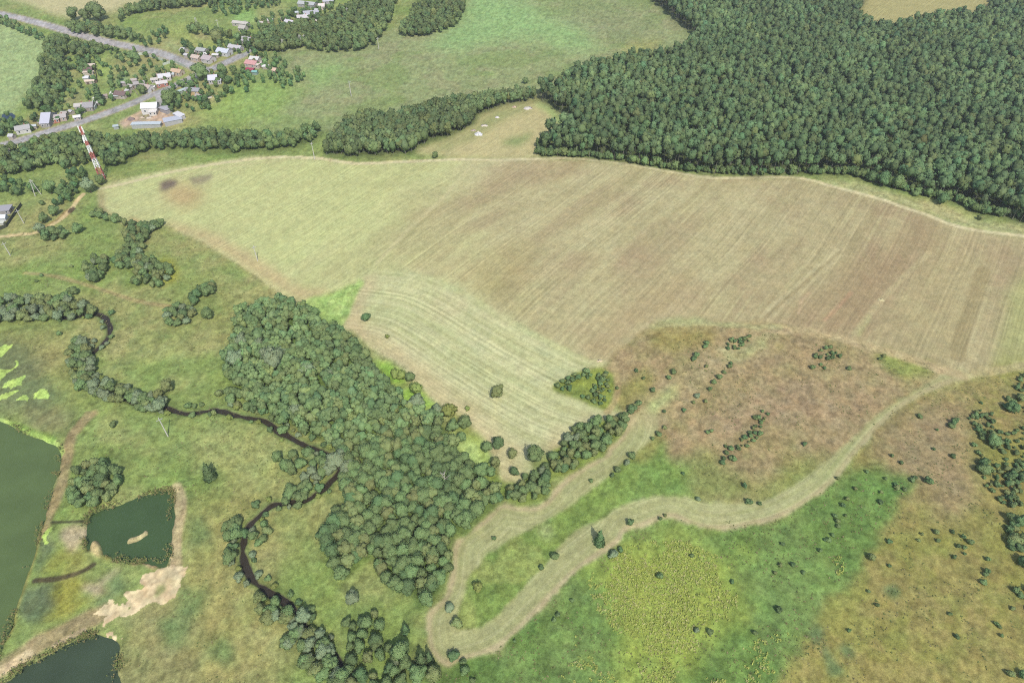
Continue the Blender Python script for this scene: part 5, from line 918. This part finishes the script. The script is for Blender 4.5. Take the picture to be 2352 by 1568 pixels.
HS = [
 (116, 282, 6.0, 17, 3.2, 8, (202, 202, 214), (170, 166, 160), 'long pale lavender roofed barn standing end on to the road', 'barn', 'barn'),
 (142, 276, 8, 6, 2.8, 20, (190, 182, 178), (200, 180, 170), 'grey roofed house next to the long lavender barn', 'house', 'house'),
 (130, 281, 5, 4, 2.6, 20, (228, 218, 212), (196, 130, 110), 'small white roofed brick annex between barn and grey house', 'annex', 'annex'),
 (188, 250, 7.5, 5.5, 2.8, 15, (204, 198, 190), (190, 180, 168), 'pale roofed house behind the reddish roadside verge', 'house', 'house'),
 (192, 258, 3, 3, 2.2, 15, WHT, (200, 196, 190), 'tiny white shed below the pale verge house', 'shed', 'shed'),
 (208, 251, 7, 9, 3.0, 10, GRY, (170, 160, 150), 'grey gabled house behind the reddish roadside verge', 'house', 'house'),
 (219, 249, 1.6, 6, 2.2, 10, (206, 214, 208), (190, 196, 190), 'narrow pale green lean-to beside the grey gabled house', 'lean_to', 'shed'),
 (57, 303, 9, 7, 3.0, 25, (184, 182, 178), (220, 218, 212), 'grey roofed white walled house on the lower village road', 'house', 'house'),
 (180, 275, 4.5, 3.5, 2.4, 20, (236, 232, 226), (190, 180, 170), 'small bright white roofed shed at the road edge', 'shed', 'shed'),
 (12, 356, 9, 6, 2.8, 15, (208, 202, 196), (200, 194, 186), 'pale roofed house under the lower road among trees', 'house', 'house'),
 (3, 388, 8, 7, 3.0, 10, (216, 214, 212), (196, 190, 182), 'white roofed house half hidden by the tree belt', 'house', 'house'),
 (76, 377, 6, 3.5, 2.4, 10, (198, 204, 206), (190, 190, 186), 'pale blue roofed shed among the belt trees', 'shed', 'shed'),
 (62, 383, 6, 5, 2.6, -35, (186, 156, 142), (170, 150, 138), 'brownish pink roofed cottage among the belt trees', 'cottage', 'house'),
 (454, 139, 8, 6, 2.8, -25, (214, 196, 180), (206, 190, 170), 'cream roofed house inside the road junction angle', 'house', 'house'),
 (481, 142, 9, 8, 3.0, -25, (198, 184, 182), (212, 206, 200), 'pinkish grey roofed house at the road junction', 'house', 'house'),
 (517, 126, 11, 8, 3.2, -18, (214, 218, 226), (214, 214, 212), 'pale blue roofed house along the eastern road', 'house', 'house'),
 (424, 121, 4, 6, 2.4, -30, (220, 216, 210), (206, 200, 196), 'small white outbuilding above the main road', 'outbuilding', 'shed'),
 (466, 122, 9, 6, 2.6, -20, (186, 188, 184), (176, 172, 166), 'grey roofed barn behind the junction houses', 'barn', 'barn'),
 (381, 184, 9, 7, 3.2, 22, (222, 220, 222), (214, 206, 198), 'white roofed house with tall gable by the road bend', 'house', 'house'),
 (374, 198, 8, 5, 2.8, 25, (220, 212, 208), (188, 128, 112), 'white roofed red walled house close to the road', 'house', 'house'),
 (410, 172, 9, 6, 3.0, -20, (214, 184, 154), (206, 190, 170), 'tan hipped house beside the pale corner fence', 'house', 'house'),
 (322, 198, 8, 5, 2.5, 20, (178, 172, 168), (168, 160, 152), 'grey roofed shed behind the pinkish house', 'shed', 'shed'),
 (339, 208, 10, 7, 2.9, -22, (204, 188, 178), (226, 226, 222), 'pinkish grey roofed house with white front by the road', 'house', 'house'),
 (282, 223, 9, 7, 2.8, -12, BRN, (202, 190, 180), 'dark brown roofed house set back from the road', 'house', 'house'),
 (357, 189, 5, 4, 2.4, 20, (206, 200, 190), (196, 190, 180), 'small pale shed beside the tall gabled house', 'shed', 'shed'),
 (287, 197, 5, 2.5, 2.2, -10, (206, 196, 192), (190, 180, 176), 'low pale lean-to at the garden end', 'lean_to', 'shed'),
 (303, 204, 5, 4, 2.3, -25, (196, 190, 184), (186, 176, 168), 'small grey garden shed left of the pinkish house', 'shed', 'shed'),
 (492, 188, 6.5, 9, 3.0, 12, (222, 220, 232), (206, 200, 200), 'lavender white roofed house below the eastern road', 'house', 'house'),
 (502, 192, 5, 4, 2.5, 12, (216, 214, 222), (206, 200, 200), 'small lavender annex of the eastern house', 'annex', 'annex'),
 (447, 216, 11, 6, 3.2, -8, (168, 168, 170), (222, 196, 148), 'grey roofed house with yellow walls below the road bend', 'house', 'house'),
 (588, 143, 8, 6, 3.0, -15, (224, 220, 216), (214, 206, 196), 'white roofed house behind the pink roofed one', 'house', 'house'),
 (581, 153, 10, 7, 3.0, -20, (216, 164, 160), (216, 196, 188), 'pink roofed house at the eastern village edge', 'house', 'house'),
 (591, 155, 6, 5, 2.8, -20, (238, 226, 210), (226, 210, 196), 'cream extension beside the pink roofed house', 'annex', 'annex'),
 (577, 167, 6, 4, 2.6, -10, (170, 72, 92), (160, 120, 110), 'crimson roofed shed below the pink roofed house', 'shed', 'shed'),
 (587, 171, 4, 3, 2.2, -10, (140, 190, 182), (160, 180, 172), 'teal roofed little shed next to the crimson one', 'shed', 'shed'),
 (575, 101, 11, 9, 3.2, -30, (194, 190, 190), (186, 178, 170), 'large grey roofed house at the eastern road end', 'house', 'house'),
 (593, 103, 8, 7, 2.8, -30, (190, 188, 186), (178, 172, 166), 'grey roofed barn at the eastern road end', 'barn', 'barn'),
 (543, 116, 12, 6, 2.8, -18, (204, 200, 200), (198, 194, 190), 'long pale house between eastern road and hedge', 'house', 'house'),
 (551, 117, 4, 4, 2.6, -18, (234, 234, 234), (214, 214, 214), 'little white shed at the long pale house end', 'shed', 'shed'),
 (555, 60, 16, 5, 2.8, -18, (206, 200, 190), (200, 194, 182), 'long pale farm shed in the far village', 'farm_shed', 'shed'),
 (560, 70, 6, 7, 2.6, -15, (198, 192, 182), (190, 184, 174), 'pale square shed below the far farm shed', 'shed', 'shed'),
 (604, 60, 7, 5, 2.6, -20, (210, 200, 190), (196, 188, 178), 'small cream house in the far village trees', 'house', 'house'),
 (668, 59, 10, 7, 3.0, -28, (222, 216, 220), (210, 202, 200), 'white gabled house at the far village front', 'house', 'house'),
 (699, 47, 12, 7, 3.0, 15, (214, 208, 206), (206, 190, 182), 'pale house with brownish wall in the far village', 'house', 'house'),
 (716, 38, 14, 8, 3.0, 12, (188, 188, 194), (178, 172, 170), 'big grey roofed building in the far village', 'building', 'building'),
 (707, 16, 18, 7, 3.0, -18, (190, 192, 190), (180, 178, 172), 'long grey green roofed building in the far village', 'building', 'building'),
 (740, 21, 6, 7, 3.0, 5, (234, 222, 214), (220, 206, 196), 'bright white house near the far village edge', 'house', 'house'),
 (755, 9, 10, 7, 3.0, 10, (200, 200, 206), (190, 188, 186), 'grey roofed house at the far village top', 'house', 'house'),
 (640, 102, 5, 7, 2.6, 5, (150, 188, 176), (150, 176, 166), 'teal roofed shed among trees of the eastern village', 'shed', 'shed'),
 (630, 167, 6, 5, 2.5, -20, (224, 196, 172), (206, 180, 160), 'orange cream hut in the eastern garden', 'hut', 'hut'),
 (725, 54, 4, 4, 2.4, 0, (226, 218, 208), (206, 200, 190), 'tiny white hut below the far village', 'hut', 'hut'),
 (203, 166, 8, 5, 2.5, 10, (124, 104, 98), (150, 134, 124), 'dark brown roofed hut in the fenced plot', 'hut', 'hut'),
 (205, 172, 8, 2.5, 2.2, 8, (232, 214, 190), (206, 196, 180), 'cream lean-to in the fenced plot', 'lean_to', 'shed'),
 (201, 184, 4, 4, 2.2, 5, (226, 226, 228), (206, 206, 206), 'white cabin in the fenced plot', 'cabin', 'cabin'),
 (209, 192, 7, 3, 2.2, 8, (226, 206, 184), (196, 184, 168), 'cream low shed at the fenced plot front', 'shed', 'shed'),
 (212, 156, 6, 4, 2.3, 8, (220, 204, 186), (196, 184, 170), 'cream shed at the fenced plot back', 'shed', 'shed'),
 (349, 256, 11, 9, 4.2, 8, (244, 243, 240), (236, 234, 230), 'bright white workshop in the sandy yard', 'workshop', 'building'),
 (354, 263, 5, 5, 2.6, 8, (240, 234, 226), (232, 226, 216), 'white porch in front of the yard workshop', 'porch', 'porch'),
 (235, 413, 3.4, 2.6, 2.4, 10, (232, 230, 226), (222, 218, 212), 'white equipment hut at the lattice mast foot', 'equipment_hut', 'hut'),
 (14, 487, 7, 6, 2.4, 10, (176, 174, 178), (170, 166, 164), 'grey flat roofed shed inside the dark fence corner', 'shed', 'shed'),
 (9, 505, 4.2, 4, 2.2, 10, (230, 236, 238), (220, 224, 224), 'bright white hut inside the dark fence corner', 'hut', 'hut'),
 (5, 516, 2.6, 1.8, 1.4, 10, (220, 222, 206), (206, 206, 196), 'small white box beside the bright hut', 'storage_box', 'box')]
for row in HS:
    px, py, w, d, h, rot, rc, wc, lb, nm, ct = row
    house(px, py, w, d, h, rot, rc, wc, lb, nm, ct, flat=nm in ('lean_to', 'storage_box', 'annex', 'porch', 'equipment_hut') or 'flat roofed' in lb, chim=nm in ('house', 'cottage'), wins=0 if w < 4.5 or nm in ('lean_to', 'storage_box') else 2, pitch=0.5)
for i_, (px, py) in enumerate(((166, 262), (150, 266), (225, 240), (243, 226), (268, 226), (296, 215), (310, 190), (352, 205), (366, 178), (396, 176), (430, 132), (444, 126), (497, 132), (508, 118), (531, 110), (560, 92), (600, 62), (622, 52), (652, 48), (685, 34), (728, 28), (600, 150), (612, 158), (98, 288), (78, 296), (30, 318), (458, 226), (470, 130))):
    rc = ((206, 204, 204), (190, 180, 172), (226, 224, 220), (176, 160, 150), (198, 206, 208))[i_ % 5]; lb = ('pale', 'brownish', 'white', 'rusty', 'bluish')[i_ % 5] + ' roofed little garden shed in the village plots'
    o_ = house(px, py, 3.2 + (i_ * 7 % 5) * 0.5, 2.6 + (i_ * 3 % 4) * 0.4, 2.2, (i_ * 37) % 60 - 30, rc, (190, 180, 168), lb, 'garden_shed', 'shed', chim=False, wins=0); o_['group'] = 'garden sheds of the village'
def long_shed(p0, p1, d, h, rc, wc, label):
    x0, y0, z0 = G1(*p0); x1, y1, z1 = G1(*p1); L = math.hypot(x1 - x0, y1 - y0)
    o = house((p0[0] + p1[0]) / 2, (p0[1] + p1[1]) / 2, L, d, h, 0, rc, wc, label, 'yard_shed', 'shed', flat=True, chim=False, wins=0)
    o.rotation_euler[2] = math.atan2(y1 - y0, x1 - x0); o.location = ((x0 + x1) / 2, (y0 + y1) / 2, (z0 + z1) / 2)
long_shed((304, 294), (374, 290), 3.5, 2.6, (206, 216, 220), (190, 192, 190), 'long pale blue roofed shed along the yard front')
long_shed((378, 288), (420, 277), 6.5, 2.8, (200, 204, 214), (190, 190, 190), 'wide grey blue roofed shed at the yard corner')
long_shed((405, 267), (422, 275), 4.0, 2.6, (232, 230, 232), (206, 204, 202), 'white roofed shed closing the yard side')
long_shed((374, 254), (392, 260), 5.0, 2.8, (190, 188, 194), (180, 176, 176), 'grey roofed shed at the yard entrance side')
long_shed((262, 297), (274, 295), 2.5, 2.0, (196, 208, 208), (180, 186, 184), 'small pale green shed left of the yard front')
long_shed((410, 219), (437, 206), 2.2, 2.2, (196, 214, 204), (180, 196, 186), 'long pale green shed near the yellow walled house')
def fence(pts, h, rgb, label, post=2.5):
    P = [G1(*p) for p in pts]; rt = empty('fence', P[0]); tag(rt, label, 'fence'); mt = paint('fence_%d_%d_%d' % rgb, C_(*rgb), 0.85, 2, 0.2)
    for k in range(len(P) - 1):
        a = Vector(P[k]) - Vector(P[0]); b = Vector(P[k + 1]) - Vector(P[0]); d = (b - a); L = d.length; n_ = max(1, int(L / 4)); d.normalize(); s = Vector((-d.y, d.x, 0)) * 0.06
        for i in range(n_):
            q0 = a + (b - a) * (i / n_) + d * 0.05; q1 = a + (b - a) * ((i + 1) / n_) - d * 0.05; up = Vector((0, 0, h)); m = MB()
            pts8 = [q0 - s, q1 - s, q1 + s, q0 + s]; m.poly([p - Vector((0, 0, .5)) for p in pts8] + [p + up for p in pts8], [(0, 3, 2, 1), (4, 5, 6, 7), (0, 1, 5, 4), (1, 2, 6, 5), (2, 3, 7, 6), (3, 0, 4, 7)]); m.build('panel', mt, rt)
            m = MB(); m.box(q0.x - .09, q0.x + .09, q0.y - .09, q0.y + .09, q0.z - 0.5, q0.z + h + 0.15); m.build('post', mt, rt)
fence([(313, 129), (326, 126), (377, 141)], 1.9, (214, 222, 206), 'pale green board fence above the village garden')
fence([(375, 151), (400, 143), (428, 157)], 1.9, (206, 214, 198), 'pale corner fence below the main road')
fence([(330, 167), (345, 187)], 1.0, (206, 204, 176), 'thin cream rail fence between garden plots')
fence([(51, 472), (33, 497), (16, 522), (-12, 533)], 1.9, (78, 82, 66), 'dark fence line around the left hut plot')
fence([(218, 151), (224, 190), (200, 195)], 1.7, (120, 104, 92), 'dark brown fence around the hut plot')
fence([(308, 207), (318, 221)], 1.2, (196, 188, 170), 'pale rail fence beside the grey garden shed')
def heap(px, py, w, h, rgb, label, name='debris_heap', cat='heap'):
    x, y, z = G1(px, py); g = np.random.default_rng(int(px * 7 + py)); n_ = 9; v = []; f = []
    for i in range(n_):
        for j in range(n_):
            u, t = i / (n_ - 1) * 2 - 1, j / (n_ - 1) * 2 - 1; e = max(0, 1 - (u * u + t * t))
            v.append((u * w / 2 + g.normal() * .06 * w, t * w * .36 + g.normal() * .06 * w, e ** .8 * h * g.uniform(.55, 1.15) - .1))
    for i in range(n_ - 1):
        for j in range(n_ - 1): f.append((i * n_ + j, (i + 1) * n_ + j, (i + 1) * n_ + j + 1, i * n_ + j + 1))
    me = mesh_np(name, np.array(v), np.array(f)); me.materials.append(paint('heap_%d_%d_%d' % rgb, C_(*rgb), 0.9, 2.5, 0.2))
    o = bpy.data.objects.new(name, me); o.location = (x, y, z); tag(link(o), label, cat); return o
for px, py, w, h, c, lb in ((1099, 309, 5.5, 1.6, (232, 232, 230), 'big white debris heap below the tree belt'), (1112, 289, 4.5, 1.0, (224, 214, 196), 'flat cream debris heap at the belt edge'), (1142, 270, 3.2, 0.9, (232, 226, 220), 'small white heap farther along the belt edge'), (1181, 246, 3.2, 0.9, (220, 192, 170), 'small orange cream heap near the clearing end'), (1213, 249, 6, 1.2, (224, 216, 208), 'wide white heap at the clearing end'), (1087, 300, 3.5, 0.8, (204, 186, 168), 'brownish rubble heap beside the big white heap'),
                          (1098, 303, 1.8, 0.7, (236, 226, 204), 'small cream heap above the big white heap'), (258, 215, 4.0, 2.2, (236, 238, 226), 'round white covered stack in a village garden'), (217, 225, 3.6, 1.2, (226, 234, 212), 'small pale covered stack near the pointed tree'), (301, 275, 5, 1.8, (150, 132, 128), 'dark brown scrap heap in the sandy yard'), (318, 281, 5, 1.2, (190, 172, 158), 'grey rubble heap in the sandy yard'), (343, 271, 4, 1.2, (220, 206, 190), 'cream rubble heap near the white workshop'), (327, 270, 3.5, 1.0, (214, 196, 172), 'low sand heap beside the yard weeds'), (482, 224, 4, 1.2, (214, 206, 192), 'pale rubble heap on the trampled plot'), (1378, 829, 2.6, 0.7, (222, 206, 166), 'cream hay heap at the brown meadow corner'), (2023, 688, 3.2, 0.5, (206, 194, 146), 'pale hay heap lying on the big field')):
    heap(px, py, w, h, c, lb)
M_pole = paint('concrete_pole', (0.46, 0.44, 0.40), 0.9, 2, 0.2); M_wood = paint('wooden_pole', (0.36, 0.32, 0.25), 0.9, 2, 0.25); M_ins = paint('insulator', (0.5, 0.5, 0.48), 0.4, 3, 0.1); M_steel = paint('galvanised_steel', (0.4, 0.4, 0.4), 0.6, 3, 0.15)
def pole(px, py, h, label, frame=False, rot=40):
    x, y, z = G1(px, py); rt = empty('power_pole', (x, y, z), R(rot)); tag(rt, label, 'power pole', 'power poles')
    if frame:
        for s in (-1, 1): m = MB(); m.tube((s * 1.6, 0, -0.5), (s * 0.15, 0, h), 0.22, 0.16, 6); m.build('leg', M_pole, rt)
    else: m = MB(); m.tube((0, 0, -0.5), (0, 0, h), 0.22, 0.14, 8); m.build('shaft', M_pole, rt)
    m = MB(); m.box(-1.1, 1.1, -0.3, -0.17, h - 0.9, h - 0.76); arm = m.build('crossarm', M_steel, rt)
    for k in (-1.0, 1.0): m = MB(); m.tube((k, -0.235, h - 0.76), (k, -0.235, h - 0.5), 0.06, 0.04, 6); m.build('insulator', M_ins, arm)
    m = MB(); m.tube((0, 0, h - 0.02), (0, 0, h + 0.28), 0.06, 0.04, 6); m.build('insulator', M_ins, rt)
for px, py, h, fr, lb in ((386, 1002, 10.5, 0, 'pale pole standing alone on the valley meadow below the river'), (592, 599, 9.0, 0, 'pole on the lower edge of the big hay field'), (24, 587, 8, 0, 'pole on the meadow near the faint path'), (55, 513, 8.5, 0, 'pole on the slope outside the dark fence'), (88, 449, 10, 1, 'A shaped double pole beside the bush belt'), (723, 366, 11, 0, 'pole on the field track by the tree belt'), (807, 222, 11, 0, 'pole on the far meadow above the tree belt'), (870, 113, 9, 0, 'pole on the far meadow in front of dark wood'), (800, 46, 10, 0, 'pole against the far dark wood'), (653, 117, 9, 1, 'A shaped double pole at the eastern village meadow'), (692, 107, 9, 1, 'A shaped double pole before the far wood, left one'), (702, 106, 9, 0, 'pole right beside an A shaped double pole'), (455, 66, 9, 1, 'A shaped double pole at the village field hedge'), (504, 71, 9, 0, 'pole in the hedge behind the village field'), (570, 84, 13, 0, 'pole near the large grey roofed house')):
    pole(px, py, h, lb, bool(fr))
# lattice mast
mx_, my_, mz_ = G1(237, 412)
mast = empty('lattice_mast', (mx_, my_, mz_), R(20)); tag(mast, 'tall red and white lattice mast at the field corner', 'mast')
lo2, hi2 = 5.0, 80.0
for _ in range(40):                       # height whose top stands on the surveyed sight line
    hm_ = (lo2 + hi2) / 2; dep = my_ * CP - (mz_ + hm_ - CAM_H) * SP; up_ = my_ * SP + (mz_ + hm_ - CAM_H) * CP
    if CY - F * up_ / dep > 291: lo2 = hm_
    else: hi2 = hm_
MH = hm_; M_red = paint('mast_red', (0.40, 0.13, 0.11), 0.6, 1.5, 0.2); M_wht = paint('mast_white', (0.72, 0.72, 0.70), 0.6, 1.5, 0.12)
cuts = [0, 0.24, 0.41, 0.53, 0.66, 0.74, 0.85, 1.0]
def half(t): return 1.1 * (1 - t) ** 1.2 + 0.42
for k in range(7):
    m = MB(); t0, t1 = cuts[k], cuts[k + 1]; ns_ = max(2, int((t1 - t0) * MH / 2.2))
    for i in range(ns_):
        a0 = t0 + (t1 - t0) * i / ns_; a1 = t0 + (t1 - t0) * (i + 1) / ns_; h0, h1 = half(a0), half(a1); z0, z1 = a0 * MH, a1 * MH
        c0 = [(-h0, -h0, z0), (h0, -h0, z0), (h0, h0, z0), (-h0, h0, z0)]; c1 = [(-h1, -h1, z1), (h1, -h1, z1), (h1, h1, z1), (-h1, h1, z1)]
        for j in range(4):
            m.tube(c0[j], c1[j], 0.2, 0.2, 4); m.tube(c1[j], c1[(j + 1) % 4], 0.13, 0.13, 4)
            m.tube(c0[j], c1[(j + 1) % 4], 0.12, 0.12, 4); m.tube(c0[(j + 1) % 4], c1[j], 0.12, 0.12, 4)
    sec = m.build('lattice_section', M_red if k % 2 == 0 else M_wht, mast); sec['label'] = ('red' if k % 2 == 0 else 'white') + ' painted section of the lattice mast'
for t, s in ((0.99, -1), (0.97, 1), (0.93, -1), (0.915, 1), (0.78, -1), (0.735, -1)):
    m = MB(); hh = half(t) + 0.35; m.tube((s * hh, -0.2, t * MH - 0.8), (s * hh, -0.2, t * MH + 0.8), 0.42, 0.42, 8); m.build('antenna', M_wht, mast)
m = MB(); m.tube((0, 0, MH - 0.5), (0, 0, MH + 3.0), 0.08, 0.04, 5); m.build('lightning_rod', M_steel, mast)
# a bare dead tree in the riverside wood
dx, dy, dz = G1(1022, 1118); dead = empty('dead_tree', (dx, dy, dz)); tag(dead, 'bare pale dead tree rising from the riverside wood', 'tree')
M_dead = paint('dead_wood', (0.42, 0.38, 0.33), 0.9, 3, 0.2); m = MB(); m.tube((0, 0, -0.3), (0.2, 0, 8.6), 0.2, 0.06, 6); m.build('trunk', M_dead, dead)
for a, z, l in ((0.3, 4.6, 2.2), (2.4, 5.4, 2.0), (4.2, 6.2, 1.8), (5.5, 5.0, 2.2), (1.2, 7.0, 1.4), (3.3, 7.4, 1.2)):
    m = MB(); m.tube((0.12, 0, z), (0.12 + l * math.cos(a), l * math.sin(a), z + l * 0.8), 0.09, 0.03, 5); m.build('branch', M_dead, dead)
# ------------------------------------------------------------------ summer haze
hz = MB(); hz.box(-5200, 5200, -2600, 9000, -6, CAM_H + 12)
M_hz = bpy.data.materials.new('haze_air'); M_hz.use_nodes = True; hn = M_hz.node_tree.nodes; hn.remove(hn['Principled BSDF'])
pv = hn.new('ShaderNodeVolumePrincipled'); pv.inputs['Color'].default_value = (0.92, 0.95, 0.97, 1); pv.inputs['Density'].default_value = 0.00013; pv.inputs['Anisotropy'].default_value = 0.2
M_hz.node_tree.links.new(pv.outputs[0], hn['Material Output'].inputs['Volume'])
tag(hz.build('haze', M_hz), 'thin pale summer haze in the air', kind='stuff')
RD = []
for pl in (POND1, POND2, POND3):
    g_ = np.random.default_rng(len(pl)); q = np.repeat(pl, 14, 0); q = q + (np.roll(np.repeat(pl, 14, 0), -14, 0) - q) * g_.random((len(q), 1)); q = q + g_.normal(size=q.shape) * 0.75
    RD.append(q[fbm(q[:, 0] / 6, q[:, 1] / 6, 99, 2) > 0.44])
RD = np.concatenate(RD)
def rt_(g, P): return np.where(g.random((P, 1)) < 0.6, lin((132, 150, 84)), lin((168, 162, 104))) / KALB
tufts('reeds', RD, 5, 0.26, 0.9, M_weed, 'reeds and weeds fringing the pond banks', 303, rt_)
print('tris', sum(sum(len(p.vertices) - 2 for p in m.polygons) if len(m.polygons) < 2000 else len(m.loops) - 2 * len(m.polygons) for m in bpy.data.meshes))
